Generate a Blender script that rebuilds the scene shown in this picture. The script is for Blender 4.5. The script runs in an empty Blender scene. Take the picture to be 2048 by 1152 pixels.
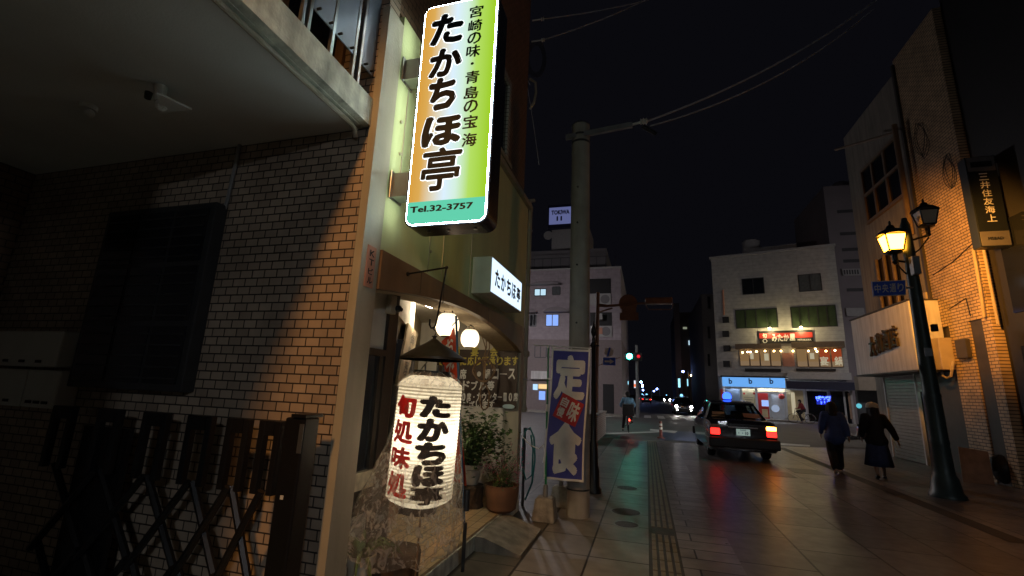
import bpy, bmesh, math, random
from mathutils import Vector, Matrix, Euler
from bpy_extras import node_shader_utils as _nsu
random.seed(7)
SC = bpy.context.scene
COL = SC.collection
R = math.radians

# ------------------------------------------------------------------ camera
FPX, CX, CY, CAMH = 907.0, 1024.0, 576.0, 1.6          # measured on the 2048 x 1152 photograph
_n = lambda v: Vector(v).normalized()
_up = _n((166, 4073, -FPX)); _fy = _n((1293 - CX, -(789 - CY), -FPX))
_fy = (_fy - _up * _fy.dot(_up)).normalized(); _rx = _fy.cross(_up)
RM = Matrix((_rx, _fy, _up))                            # world = RM @ camera vector
cam_d = bpy.data.cameras.new('camera'); cam = bpy.data.objects.new('camera', cam_d); COL.objects.link(cam)
cam_d.sensor_width = 36.0; cam_d.lens = FPX * 36.0 / 2048.0
cam_d.clip_start = 0.05; cam_d.clip_end = 2000
cam.matrix_world = Matrix.Translation((0, 0, CAMH)) @ RM.to_4x4()
SC.camera = cam
CO = Vector((0, 0, CAMH))

# ------------------------------------------------------------------ night sky and exposure
world = bpy.data.worlds.new('World'); SC.world = world; world.use_nodes = True
wn = world.node_tree.nodes; wl = world.node_tree.links
bg = wn['Background']
sky = wn.new('ShaderNodeTexSky'); sky.sky_type = 'NISHITA'; sky.sun_disc = False
sky.sun_elevation = R(-6); sky.sun_rotation = R(200)
mixw = wn.new('ShaderNodeMix'); mixw.data_type = 'RGBA'; mixw.blend_type = 'ADD'
mixw.inputs['Factor'].default_value = 1.0
mixw.inputs['A'].default_value = (0.038, 0.038, 0.056, 1)      # the town's sky glow
wl.new(sky.outputs[0], mixw.inputs['B']); wl.new(mixw.outputs['Result'], bg.inputs[0])
bg.inputs[1].default_value = 0.055
SC.view_settings.view_transform = 'Standard'; SC.view_settings.look = 'None'
SC.view_settings.exposure = 0.35; SC.view_settings.gamma = 1.0
SC.render.engine = 'CYCLES'
cy = SC.cycles
cy.use_denoising = True; cy.max_bounces = 6; cy.diffuse_bounces = 3; cy.glossy_bounces = 3
cy.transmission_bounces = 4; cy.transparent_max_bounces = 12
cy.sample_clamp_indirect = 2.0; cy.sample_clamp_direct = 0.0; cy.caustics_reflective = False; cy.caustics_refractive = False
cy.use_light_tree = True

# ------------------------------------------------------------------ helpers: pixel rays onto real planes
def _ray(x, y): return (RM @ Vector((x - CX, -(y - CY), -FPX))).normalized()
def G(x, y, z=0.0): d = _ray(x, y); return CO + d * ((z - CAMH) / d.z)
def X(x, y, X0): d = _ray(x, y); return CO + d * (X0 / d.x)
def Y(x, y, Y0): d = _ray(x, y); return CO + d * (Y0 / d.y)

# ------------------------------------------------------------------ materials
M = {}
def _new(name):
    m = bpy.data.materials.new(name); m.use_nodes = True; nt = m.node_tree; nt.nodes.clear()
    return m, nt.nodes, nt.links
def mat(name, col, rough=0.6, metal=0.0, var=0.18, scale=6.0, bump=0.0, bscale=40.0, spec=0.5, dirt=0.0, coat=0.0):
    m, N, L = _new(name)
    out = N.new('ShaderNodeOutputMaterial'); b = N.new('ShaderNodeBsdfPrincipled'); L.new(b.outputs[0], out.inputs[0])
    b.inputs['Roughness'].default_value = rough; b.inputs['Metallic'].default_value = metal
    b.inputs['Specular IOR Level'].default_value = spec; b.inputs['Coat Weight'].default_value = coat
    tc = N.new('ShaderNodeTexCoord')
    nz = N.new('ShaderNodeTexNoise'); nz.inputs['Scale'].default_value = scale; nz.inputs['Detail'].default_value = 6
    L.new(tc.outputs['Object'], nz.inputs['Vector'])
    r = N.new('ShaderNodeValToRGB'); L.new(nz.outputs[0], r.inputs[0])
    r.color_ramp.elements[0].position = 0.3; r.color_ramp.elements[1].position = 0.72
    r.color_ramp.elements[0].color = tuple(c * (1 - var) for c in col) + (1,)
    r.color_ramp.elements[1].color = tuple(min(1, c * (1 + var * .6)) for c in col) + (1,)
    src = r.outputs[0]
    if dirt:
        mp = N.new('ShaderNodeMapping'); mp.inputs['Scale'].default_value = (5, 5, .5); L.new(tc.outputs['Object'], mp.inputs[0])
        n2 = N.new('ShaderNodeTexNoise'); n2.inputs['Scale'].default_value = 1.6; n2.inputs['Detail'].default_value = 8; L.new(mp.outputs[0], n2.inputs['Vector'])
        r2 = N.new('ShaderNodeValToRGB'); r2.color_ramp.elements[0].position = .38; r2.color_ramp.elements[1].position = .6
        r2.color_ramp.elements[0].color = (1 - dirt,) * 3 + (1,); r2.color_ramp.elements[1].color = (1, 1, 1, 1); L.new(n2.outputs[0], r2.inputs[0])
        mx = N.new('ShaderNodeMix'); mx.data_type = 'RGBA'; mx.blend_type = 'MULTIPLY'; mx.inputs['Factor'].default_value = 1
        L.new(src, mx.inputs['A']); L.new(r2.outputs[0], mx.inputs['B']); src = mx.outputs['Result']
    L.new(src, b.inputs['Base Color'])
    if bump:
        n3 = N.new('ShaderNodeTexNoise'); n3.inputs['Scale'].default_value = bscale; n3.inputs['Detail'].default_value = 4; L.new(tc.outputs['Object'], n3.inputs['Vector'])
        bp = N.new('ShaderNodeBump'); bp.inputs['Strength'].default_value = bump; bp.inputs['Distance'].default_value = .01
        L.new(n3.outputs[0], bp.inputs['Height']); L.new(bp.outputs[0], b.inputs['Normal'])
    M[name] = m; return m
def emit(name, col, s):
    m, N, L = _new(name)
    out = N.new('ShaderNodeOutputMaterial'); e = N.new('ShaderNodeEmission'); e.inputs[0].default_value = tuple(col) + (1,); e.inputs[1].default_value = s
    L.new(e.outputs[0], out.inputs[0]); M[name] = m; return m
def bricks(name, c1, c2, mortar, bw, rh, axis, ms=0.006, rough=0.5, off=0.5, bump=0.6, spec=.5, smooth=.1, blotch=.25):
    """axis: which object axes run along and up the wall: 'xz', 'yz' or 'xy' / 'yx' for floors"""
    m, N, L = _new(name)
    out = N.new('ShaderNodeOutputMaterial'); b = N.new('ShaderNodeBsdfPrincipled'); L.new(b.outputs[0], out.inputs[0])
    tc = N.new('ShaderNodeTexCoord'); sp = N.new('ShaderNodeSeparateXYZ'); cb = N.new('ShaderNodeCombineXYZ')
    L.new(tc.outputs['Object'], sp.inputs[0])
    for k, a in enumerate(axis): L.new(sp.outputs['xyz'.index(a)], cb.inputs[k])
    br = N.new('ShaderNodeTexBrick'); L.new(cb.outputs[0], br.inputs['Vector'])
    br.inputs['Scale'].default_value = 1.0; br.inputs['Mortar Size'].default_value = ms; br.inputs['Mortar Smooth'].default_value = smooth
    br.inputs['Brick Width'].default_value = bw; br.inputs['Row Height'].default_value = rh; br.offset = off; br.inputs['Bias'].default_value = 0
    br.inputs['Color1'].default_value = tuple(c1) + (1,); br.inputs['Color2'].default_value = tuple(c2) + (1,); br.inputs['Mortar'].default_value = tuple(mortar) + (1,)
    nz = N.new('ShaderNodeTexNoise'); nz.inputs['Scale'].default_value = 3.0; nz.inputs['Detail'].default_value = 8; L.new(tc.outputs['Object'], nz.inputs['Vector'])
    rp = N.new('ShaderNodeValToRGB'); rp.color_ramp.elements[0].color = (1 - blotch,) * 3 + (1,); rp.color_ramp.elements[1].color = (1, 1, 1, 1)
    rp.color_ramp.elements[0].position = .3; rp.color_ramp.elements[1].position = .65; L.new(nz.outputs[0], rp.inputs[0])
    mx = N.new('ShaderNodeMix'); mx.data_type = 'RGBA'; mx.blend_type = 'MULTIPLY'; mx.inputs['Factor'].default_value = 1
    L.new(br.outputs['Color'], mx.inputs['A']); L.new(rp.outputs[0], mx.inputs['B']); L.new(mx.outputs['Result'], b.inputs['Base Color'])
    n2 = N.new('ShaderNodeTexNoise'); n2.inputs['Scale'].default_value = 9; n2.inputs['Detail'].default_value = 5; L.new(tc.outputs['Object'], n2.inputs['Vector'])
    mr = N.new('ShaderNodeMapRange'); mr.inputs['To Min'].default_value = max(.03, rough - .13); mr.inputs['To Max'].default_value = rough + .16; L.new(n2.outputs[0], mr.inputs['Value'])
    L.new(mr.outputs[0], b.inputs['Roughness']); b.inputs['Specular IOR Level'].default_value = spec
    ad = N.new('ShaderNodeMath'); ad.operation = 'MULTIPLY_ADD'; ad.inputs[1].default_value = -1.0
    L.new(br.outputs['Fac'], ad.inputs[0]); 
    n4 = N.new('ShaderNodeMath'); n4.operation = 'MULTIPLY'; n4.inputs[1].default_value = .35; L.new(n2.outputs[0], n4.inputs[0]); L.new(n4.outputs[0], ad.inputs[2])
    bp = N.new('ShaderNodeBump'); bp.inputs['Strength'].default_value = bump; bp.inputs['Distance'].default_value = .004
    L.new(ad.outputs[0], bp.inputs['Height']); L.new(bp.outputs[0], b.inputs['Normal'])
    M[name] = m; return m
def glass(name, tint=(.9, .95, 1), alpha=.25, rough=.03, base=(.02, .025, .03)):
    m, N, L = _new(name)
    out = N.new('ShaderNodeOutputMaterial'); t = N.new('ShaderNodeBsdfTransparent'); t.inputs[0].default_value = tuple(tint) + (1,)
    p = N.new('ShaderNodeBsdfPrincipled'); p.inputs['Base Color'].default_value = tuple(base) + (1,); p.inputs['Roughness'].default_value = rough
    mx = N.new('ShaderNodeMixShader'); mx.inputs[0].default_value = alpha
    L.new(t.outputs[0], mx.inputs[1]); L.new(p.outputs[0], mx.inputs[2]); L.new(mx.outputs[0], out.inputs[0]); M[name] = m; return m

# ------------------------------------------------------------------ mesh builder
class MB:
    def __init__(s): s.v = []; s.f = []
    def add(s, vs, fs):
        o = len(s.v); s.v += [tuple(v) for v in vs]; s.f += [tuple(i + o for i in f) for f in fs]; return s
    def box(s, x0, x1, y0, y1, z0, z1, T=None):
        vs = [Vector((x, y, z)) for z in (z0, z1) for y in (y0, y1) for x in (x0, x1)]
        if T: vs = [T @ v for v in vs]
        return s.add(vs, [(0, 2, 3, 1), (4, 5, 7, 6), (0, 1, 5, 4), (2, 6, 7, 3), (0, 4, 6, 2), (1, 3, 7, 5)])
    def bbox(s, x0, x1, y0, y1, z0, z1, b=.01, T=None):
        """box with chamfered edges"""
        bm = bmesh.new(); bmesh.ops.create_cube(bm, size=1)
        for v in bm.verts: v.co = Vector(((x0 + x1) / 2 + v.co.x * (x1 - x0), (y0 + y1) / 2 + v.co.y * (y1 - y0), (z0 + z1) / 2 + v.co.z * (z1 - z0)))
        bmesh.ops.bevel(bm, geom=bm.edges[:], offset=b, segments=2, affect='EDGES', profile=.5)
        return s.bm(bm, T)
    def bm(s, bm, T=None):
        bm.verts.index_update(); vs = [(T @ v.co) if T else v.co.copy() for v in bm.verts]
        fs = [tuple(v.index for v in f.verts) for f in bm.faces]; bm.free(); return s.add(vs, fs)
    def cyl(s, p0, p1, r0, r1=None, n=12, cap=True):
        p0, p1 = Vector(p0), Vector(p1); r1 = r0 if r1 is None else r1
        d = (p1 - p0).normalized(); a = d.orthogonal().normalized(); b = d.cross(a)
        vs = []
        for p, r in ((p0, r0), (p1, r1)):
            vs += [p + (a * math.cos(2 * math.pi * k / n) + b * math.sin(2 * math.pi * k / n)) * r for k in range(n)]
        fs = [(k, (k + 1) % n, n + (k + 1) % n, n + k) for k in range(n)]
        if cap: fs += [tuple(range(n))[::-1], tuple(range(n, 2 * n))]
        return s.add(vs, fs)
    def tube(s, pts, r, n=8, cap=True):
        pts = [Vector(p) for p in pts]; rs = r if isinstance(r, (list, tuple)) else [r] * len(pts)
        vs, fs = [], []; a = None
        for i, p in enumerate(pts):
            d = (pts[min(i + 1, len(pts) - 1)] - pts[max(i - 1, 0)]).normalized()
            a = d.orthogonal().normalized() if a is None else (a - d * a.dot(d)).normalized()
            b = d.cross(a)
            vs += [p + (a * math.cos(2 * math.pi * k / n) + b * math.sin(2 * math.pi * k / n)) * rs[i] for k in range(n)]
        for i in range(len(pts) - 1):
            fs += [(i * n + k, i * n + (k + 1) % n, (i + 1) * n + (k + 1) % n, (i + 1) * n + k) for k in range(n)]
        if cap: fs += [tuple(range(n))[::-1], tuple(range((len(pts) - 1) * n, len(pts) * n))]
        return s.add(vs, fs)
    def lathe(s, c, prof, n=24, axis='z', close=True, sx=1, sy=1):
        """prof: (radius, height) pairs"""
        c = Vector(c); vs, fs = [], []
        for r, h in prof:
            for k in range(n):
                a = 2 * math.pi * k / n; q = (r * math.cos(a) * sx, r * math.sin(a) * sy, h)
                if axis == 'y': q = (q[0], q[2], q[1])
                if axis == 'x': q = (q[2], q[0], q[1])
                vs.append(c + Vector(q))
        for i in range(len(prof) - 1):
            fs += [(i * n + k, i * n + (k + 1) % n, (i + 1) * n + (k + 1) % n, (i + 1) * n + k) for k in range(n)]
        if close: fs += [tuple(range(n))[::-1], tuple(range((len(prof) - 1) * n, len(prof) * n))]
        return s.add(vs, fs)
    def ball(s, c, r, n=12, sx=1, sy=1, sz=1):
        m = max(6, n // 2 + 2)
        return s.lathe(c, [(r * max(.02, math.sin(math.pi * k / m)), -r * sz * math.cos(math.pi * k / m)) for k in range(m + 1)], n, sx=sx, sy=sy)
    def prism(s, poly, a, b, axis='y'):
        """polygon extruded from a to b along axis; poly coords are the other two axes in order"""
        n = len(poly); vs = []
        for t in (a, b):
            for (p, q) in poly:
                vs.append({'y': (p, t, q), 'x': (t, p, q), 'z': (p, q, t)}[axis])
        fs = [tuple(range(n)), tuple(range(n, 2 * n))[::-1]] + [(k, k + n, (k + 1) % n + n, (k + 1) % n) for k in range(n)]
        return s.add(vs, fs)
    def quad(s, *p): return s.add(p, [tuple(range(len(p)))])
    def slab(s, p, d):
        """flat polygon p thickened by vector d"""
        d = Vector(d); n = len(p); p = [Vector(q) for q in p]
        return s.add(p + [q + d for q in p], [tuple(range(n))[::-1], tuple(range(n, 2 * n))] + [(k, (k + 1) % n, (k + 1) % n + n, k + n) for k in range(n)])
    def build(s, name, material=None, parent=None, smooth=False, local=False):
        me = bpy.data.meshes.new(name); me.from_pydata(s.v, [], s.f); me.update()
        bm = bmesh.new(); bm.from_mesh(me); bmesh.ops.recalc_face_normals(bm, faces=bm.faces[:]); bm.to_mesh(me); bm.free()
        if smooth:
            for p in me.polygons: p.use_smooth = True
            if smooth is not True: me.set_sharp_from_angle(angle=R(smooth))
        o = bpy.data.objects.new(name, me); COL.objects.link(o)
        if material: me.materials.append(M[material] if isinstance(material, str) else material)
        if parent: attach(o, parent, local)
        return o
LOCAL = set()
def wm(o):
    m = o.matrix_basis.copy()
    while o.parent: m = o.parent.matrix_basis @ o.matrix_parent_inverse @ m; o = o.parent
    return m
def attach(o, parent, local=False):
    o.parent = parent; root = parent
    while root.parent: root = root.parent
    if root.name not in LOCAL: o.matrix_parent_inverse = wm(parent).inverted()
def thing(name, label, cat, loc=(0, 0, 0), group=None, rotz=None):
    """an Empty at the thing's base; with rotz given its parts are modelled in its own axes"""
    o = bpy.data.objects.new(name, None); COL.objects.link(o); o.empty_display_size = .2
    o.location = loc; o['label'] = label; o['category'] = cat
    if group: o['group'] = group
    if rotz is not None: o.rotation_euler = (0, 0, R(rotz)); LOCAL.add(o.name)
    return o
def tag(o, label, cat, group=None):
    o['label'] = label; o['category'] = cat
    if group: o['group'] = group
    return o
def struct(o): o['kind'] = 'structure'; return o
def dup(root, loc, rotz=None, label=None, group=None):
    r = root.copy(); COL.objects.link(r); r.location = loc
    if rotz is not None: r.rotation_euler = (0, 0, R(rotz))
    if label: r['label'] = label
    if group: r['group'] = group
    def kids(a, b):
        for ch in list(a.children):
            if ch.type == 'LIGHT': continue
            c = ch.copy(); COL.objects.link(c); c.parent = b; kids(ch, c)
    kids(root, r); return r

# ------------------------------------------------------------------ lettering
_GL = {}
def glyphs(s):
    if s not in _GL:
        c = bpy.data.curves.new('lettering', 'FONT'); c.body = s; c.size = 1; c.resolution_u = 2; c.fill_mode = 'FRONT'
        o = bpy.data.objects.new('lettering', c); COL.objects.link(o)
        me = o.to_mesh(); _GL[s] = ([(v.co.x, v.co.y) for v in me.vertices], [tuple(p.vertices) for p in me.polygons])
        o.to_mesh_clear(); bpy.data.objects.remove(o); bpy.data.curves.remove(c)
    return _GL[s]
def text_fit(mb, s, f, u0, u1, v0, v1, bold=.015, slant=0.0, lift=.0003):
    """string s stretched to the rectangle u0..u1, v0..v1 of the surface f(u, v); heavier strokes are
    laid on as several thin coats, each a little proud of the one before"""
    vs, fs = glyphs(s)
    xa, xb = min(v[0] for v in vs), max(v[0] for v in vs); ya, yb = min(v[1] for v in vs), max(v[1] for v in vs)
    m = bold if bold > .008 else 0; W, H = max(1e-6, xb - xa) + 2 * m, max(1e-6, yb - ya) + 2 * m
    um, vm = (u0 + u1) / 2, (v0 + v1) / 2; e = 1e-3
    p0 = Vector(f(um, vm)); nn = (Vector(f(um + e * (1 if abs(u1 - u0) > 0 else 1), vm)) - p0).cross(Vector(f(um, vm + e)) - p0)
    nn = nn.normalized() if nn.length > 0 else Vector((0, -1, 0))
    if nn.dot(CO - p0) < 0: nn = -nn
    sh = [(0, 0)] if not m else [(0, 0)] + [(m * math.cos(2 * math.pi * k / 8), m * math.sin(2 * math.pi * k / 8)) for k in range(8)]
    for k, (dx, dy) in enumerate(sh):
        out = []
        for (x, y) in vs:
            q = (y - ya + m + dy) / H; p = (x - xa + m + dx) / W + slant * (q - .5)
            out.append(Vector(f(u0 + (u1 - u0) * p, v0 + (v1 - v0) * q)) + nn * (lift * k))
        mb.add(out, fs)
    return mb
def text_col(mb, s, f, u, v0, v1, w, bold=.015, h=.95, fit=True):
    """characters one below the other, from v0 down to v1, each about w wide"""
    st = (v1 - v0) / len(s)
    for k, ch in enumerate(s):
        c = v0 + st * (k + .5); hh = st * h / 2
        if ch in '・':
            text_fit(mb, ch, f, u - w * .12, u + w * .12, c + abs(st) * .12, c - abs(st) * .12, bold) if v1 > v0 else text_fit(mb, ch, f, u - w * .12, u + w * .12, c - abs(st) * .12, c + abs(st) * .12, bold)
        else: text_fit(mb, ch, f, u - w / 2, u + w / 2, c - abs(hh), c + abs(hh), bold)
    return mb
def rrect(x0, x1, z0, z1, r, n=5):
    out = []
    for cx_, cz_, a0 in ((x1 - r, z1 - r, 0), (x0 + r, z1 - r, 90), (x0 + r, z0 + r, 180), (x1 - r, z0 + r, 270)):
        out += [(cx_ + r * math.cos(R(a0 + 90 * k / n)), cz_ + r * math.sin(R(a0 + 90 * k / n))) for k in range(n + 1)]
    return out
def sag(a, b, d, n=16):
    a, b = Vector(a), Vector(b); return [a.lerp(b, k / n) - Vector((0, 0, d * 4 * (k / n) * (1 - k / n))) for k in range(n + 1)]
def blob(name, caps, material, parent, vox=.02, smooth=6, local=True):
    """tapered limbs (p0, p1, r0, r1) fused into one continuous skin"""
    mb = MB()
    for (p0, p1, r0, r1) in caps:
        p0, p1 = Vector(p0), Vector(p1); n = 7
        if (p1 - p0).length < 1e-5: mb.ball(p0, r0, 12); continue
        mb.cyl(p0, p1, r0, r1, 12); mb.ball(p0, r0, 12); mb.ball(p1, r1, 12)
    o = mb.build(name, material, None)
    md = o.modifiers.new('r', 'REMESH'); md.mode = 'VOXEL'; md.voxel_size = vox
    sm = o.modifiers.new('s', 'SMOOTH'); sm.iterations = smooth; sm.factor = .5
    dg = bpy.context.evaluated_depsgraph_get(); me = bpy.data.meshes.new_from_object(o.evaluated_get(dg))
    o.modifiers.clear(); o.data = me
    for p in me.polygons: p.use_smooth = True
    if parent: attach(o, parent, local)
    return o
def lamp(name, loc, power, col, parent, r=.06, spot=None, aim=None):
    l = bpy.data.lights.new(name, 'SPOT' if spot else 'POINT'); l.energy = power; l.color = col; l.shadow_soft_size = r
    if spot: l.spot_size = R(spot); l.spot_blend = .6
    o = bpy.data.objects.new(name, l); COL.objects.link(o); o.location = loc
    if aim: o.rotation_euler = (Vector(aim) - Vector(loc)).to_track_quat('-Z', 'Y').to_euler()
    if parent: attach(o, parent)
    return o
# ================================================================== materials
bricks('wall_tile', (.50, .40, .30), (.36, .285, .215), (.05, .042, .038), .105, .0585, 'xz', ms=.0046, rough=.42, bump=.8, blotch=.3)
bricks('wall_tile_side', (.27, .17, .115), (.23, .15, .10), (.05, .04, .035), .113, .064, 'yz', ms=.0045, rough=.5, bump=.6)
bricks('frame_tile', (.62, .60, .54), (.56, .55, .5), (.15, .14, .13), .09, .062, 'yz', ms=.006, rough=.4, off=0)
mat('pale_plaster', (.62, .68, .38), .65, var=.08, scale=2.0, bump=.2, bscale=60, dirt=.07)
mat('beige_paint', (.46, .43, .33), .6, var=.1, scale=4, bump=.2, bscale=50, dirt=.12)
mat('concrete', (.70, .73, .62), .85, var=.35, scale=9, bump=.5, bscale=50, dirt=.4)
mat('ceiling_paint', (.70, .73, .70), .9, var=.12, scale=1.5, bump=.15, bscale=80)
mat('white_plaster', (.72, .68, .60), .8, var=.08, scale=3, bump=.15, bscale=50, dirt=.1)
mat('stucco', (.55, .46, .33), .9, var=.15, scale=20, bump=1.0, bscale=110)
mat('brown_panel', (.20, .13, .08), .5, var=.25, scale=3, bump=.1, bscale=20, dirt=.15)
mat('dark_wood', (.022, .017, .014), .5, var=.3, scale=6, bump=.2)
mat('wood', (.22, .10, .035), .5, var=.35, scale=5, dirt=.2)
mat('old_wood', (.50, .40, .27), .75, var=.3, scale=14, bump=.3, dirt=.45)
mat('tan_plaster', (.33, .27, .19), .85, var=.12, scale=3, bump=.3)
mat('black_metal', (.012, .012, .013), .4, .3, var=.2, bump=.05)
mat('dark_metal', (.05, .052, .056), .42, .4, var=.2)
mat('steel', (.42, .43, .43), .28, .9, var=.15, scale=8)
mat('grey_metal', (.30, .31, .31), .45, .5, var=.15)
mat('rail_panel', (.20, .24, .30), .35, .2, var=.1)
mat('pvc', (.42, .38, .29), .5, var=.1, dirt=.2)
mat('white_plastic', (.66, .66, .62), .45, var=.06)
mat('dark_window', (.012, .014, .018), .12, var=.1, spec=.6)
mat('ink', (.006, .006, .008), .5, var=0)
mat('red_ink', (.72, .015, .02), .5, var=.05)
mat('white_paint', (.78, .77, .72), .55, var=.05)
mat('yellow_paint', (.62, .52, .08), .55, var=.05)
mat('board_brown', (.045, .026, .019), .55, var=.2, scale=8)
mat('marble', (.62, .56, .42), .35, var=.3, scale=18)
mat('rubber', (.012, .012, .012), .75, var=.2, bump=.2)
mat('soil', (.03, .022, .015), .95, bump=1, bscale=60)
bricks('porch_tile', (.62, .47, .27), (.56, .42, .24), (.16, .11, .07), .115, .235, 'xy', ms=.005, rough=.35, off=0, bump=.5)
bricks('slab_paving', (.30, .285, .262), (.20, .19, .175), (.025, .022, .02), .595, .63, 'xy', ms=.010, rough=.36, off=0, bump=.7, blotch=.35)
bricks('row_paving', (.32, .30, .275), (.175, .165, .15), (.025, .022, .02), .9, .3, 'xy', ms=.010, rough=.32, off=.5, bump=.7, blotch=.4)
bricks('wide_paving', (.23, .203, .19), (.145, .128, .12), (.022, .019, .017), 1.1, .78, 'yx', ms=.012, rough=.36, off=.37, bump=.6, blotch=.35)
bricks('gutter_lid', (.15, .135, .11), (.12, .11, .09), (.03, .028, .025), .6, .5, 'xy', ms=.008, rough=.55, off=0, bump=.7, blotch=.45)
mat('asphalt', (.085, .078, .074), .6, var=.3, scale=1.2, bump=.6, bscale=160)
mat('road_paint', (.55, .55, .52), .55, var=.25, scale=12)
mat('blue_paint', (.03, .045, .10), .5, var=.3, scale=4)
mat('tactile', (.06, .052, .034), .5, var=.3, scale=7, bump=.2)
mat('kerb_stone', (.26, .24, .21), .7, var=.25, bump=.3)

# ================================================================== ground
def sheet(name, x0, x1, y0, y1, z, m):
    return struct(MB().quad((x0, y0, z), (x1, y0, z), (x1, y1, z), (x0, y1, z)).build(name, m))
sheet('ground', -400, 400, -60, 900, -.012, 'asphalt')
sheet('pavement', -1.19, -.015, -6, 17.5, 0, 'slab_paving')
sheet('pavement', .30, .86, -6, 17.6, 0, 'row_paving')
struct(MB().quad((.86, -6, 0), (11, -6, 0), (11, 17.2, 0), (7.36, 19.9, 0), (4.2, 18.7, 0), (.86, 17.6, 0)).build('pavement', 'wide_paving'))
sheet('path', -1.86, -1.19, -6, 17.4, -.002, 'gutter_lid')
sheet('path', -8, -1.86, -6, 2.44, -.004, 'concrete')
k = MB(); k.slab([(-1.86, 17.5, -.012), (.86, 17.62, -.012), (4.2, 18.72, -.012), (7.36, 19.92, -.012), (7.36, 20.05, -.012), (4.2, 18.85, -.012), (.86, 17.75, -.012), (-1.86, 17.63, -.012)], (0, 0, .016))
struct(k.build('kerb', 'kerb_stone'))
# tactile strip: base and raised bars
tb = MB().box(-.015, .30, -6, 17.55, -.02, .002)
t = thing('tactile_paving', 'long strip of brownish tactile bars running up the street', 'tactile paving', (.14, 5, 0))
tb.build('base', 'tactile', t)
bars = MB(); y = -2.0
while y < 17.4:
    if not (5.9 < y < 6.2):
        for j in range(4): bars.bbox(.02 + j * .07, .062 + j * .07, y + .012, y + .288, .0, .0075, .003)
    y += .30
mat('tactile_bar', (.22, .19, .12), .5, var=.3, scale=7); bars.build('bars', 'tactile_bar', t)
# road markings
for k in range(7):
    x = -1.15 + .95 * k
    struct(MB().quad((x, 34.6, -.006), (x + .48, 34.6, -.006), (x + .48, 39, -.006), (x, 39, -.006)).build('road_marking', 'road_paint'))
for (a, b, c, d) in (((1205, 866), (1330, 862), (1330, 864), (1205, 869)), ((1208, 832), (1262, 831), (1262, 833), (1208, 834)), ((1400, 862), (1440, 868), (1425, 874), (1395, 866)), ((1300, 858), (1355, 862), (1350, 866), (1300, 861)), ((1560, 886), (1620, 890), (1620, 893), (1560, 890))):
    struct(MB().quad(*[tuple(G(*p, -.006)) for p in (a, b, c, d)]).build('road_marking', 'road_paint'))
struct(MB().quad(*[tuple(G(*p, -.007)) for p in ((1318, 879), (1425, 884), (1425, 864), (1322, 862))]).build('road_marking', 'blue_paint'))
# covers let into the paving
mat('lid_iron', (.07, .066, .06), .62, .2, var=.4, scale=30, bump=.6, bscale=45)
def cover(px, py, r, label, rx=None):
    p = G(px, py); t = thing('drain_cover', label, 'drain cover', (p.x, p.y, 0), 'metal covers in the paving')
    if rx is None:
        MB().lathe((p.x, p.y, 0), [(r, -.02), (r, .004), (r - .02, .006), (.01, .006)], 28).build('lid', 'lid_iron', t)
        MB().lathe((p.x, p.y, 0), [(r + .03, -.02), (r + .03, .003), (r + .002, .003), (r + .002, -.02)], 28, close=False).build('rim', 'grey_metal', t)
    else:
        MB().box(p.x - rx, p.x + rx, p.y - r, p.y + r, -.02, .004).build('lid', 'black_metal', t)
        rm = MB()
        for (a, b, c, d) in ((-rx - .04, rx + .04, -r - .04, -r - .001), (-rx - .04, rx + .04, r + .001, r + .04), (-rx - .04, -rx - .001, -r, r), (rx + .001, rx + .04, -r, r)): rm.box(p.x + a, p.x + b, p.y + c, p.y + d, -.02, .003)
        rm.build('rim', 'dark_metal', t)
cover(1254, 976, .17, 'round dark cover in the paving, farthest of three beside the tactile strip')
cover(1252, 1024, .19, 'round dark cover in the paving, middle of three beside the tactile strip')
cover(1253, 1049, .14, 'small round cover in the paving, nearest of three beside the tactile strip')
cover(1553, 948, .32, 'dark rectangular plate in the paving behind the black taxi', .28)
cover(1612, 943, .36, 'dark rectangular plate in the paving near the walking woman in blue', .30)

# ================================================================== restaurant building on the left
XF, YB = -1.75, 2.44
B = thing('tiled_building', 'brown tiled building on the left with pale plaster front and arched restaurant porch', 'building', (-4, 4.5, 0))
bw = MB().box(-7, -1.82, YB, 2.60, -.02, 3.34).box(-7, -1.81, YB, 2.60, 3.55, 4.36).box(-7, -1.78, YB + .02, 2.60, 4.36, 12)
bw.build('brick_wall', 'wall_tile', B)
MB().prism([(XF, 2.43), (XF, 2.63), (-1.97, 2.63), (-1.97, 2.605), (-1.81, 2.605), (-1.81, 2.43)], -.02, 4.33, 'z').build('column', 'beige_paint', B)
MB().box(-1.95, XF - .003, 2.632, 6.60, 2.51, 4.42).build('facade_panel', 'pale_plaster', B)
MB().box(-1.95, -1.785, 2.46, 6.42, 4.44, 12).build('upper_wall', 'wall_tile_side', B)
MB().box(-6, -1.95, 6.42, 6.60, -.02, 12).build('rear_wall', 'beige_paint', B)
MB().box(-1.97, XF, 6.442, 6.60, -.02, 2.508).build('end_pillar', 'beige_paint', B)
jo = MB()
for yy in (3.35, 3.62, 4.3): jo.box(XF - .004, XF + .002, yy, yy + .008, 2.53, 3.6)
for (yy, zz) in ((3.37, 2.95), (3.37, 2.72), (3.37, 3.2), (2.75, 3.3), (2.72, 3.55), (2.8, 2.95)): jo.cyl((XF - .01, yy, zz), (XF + .012, yy, zz), .012)
jo.box(XF - .004, XF + .004, 2.78, 2.79, 3.0, 3.95)
jo.build('panel_seam', 'beige_paint', B)
# ledge with pipe at the foot of the upper tiles
MB().box(-1.80, -1.70, 4.9, 6.62, 4.425, 4.50).build('ledge', 'pvc', B)
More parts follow.
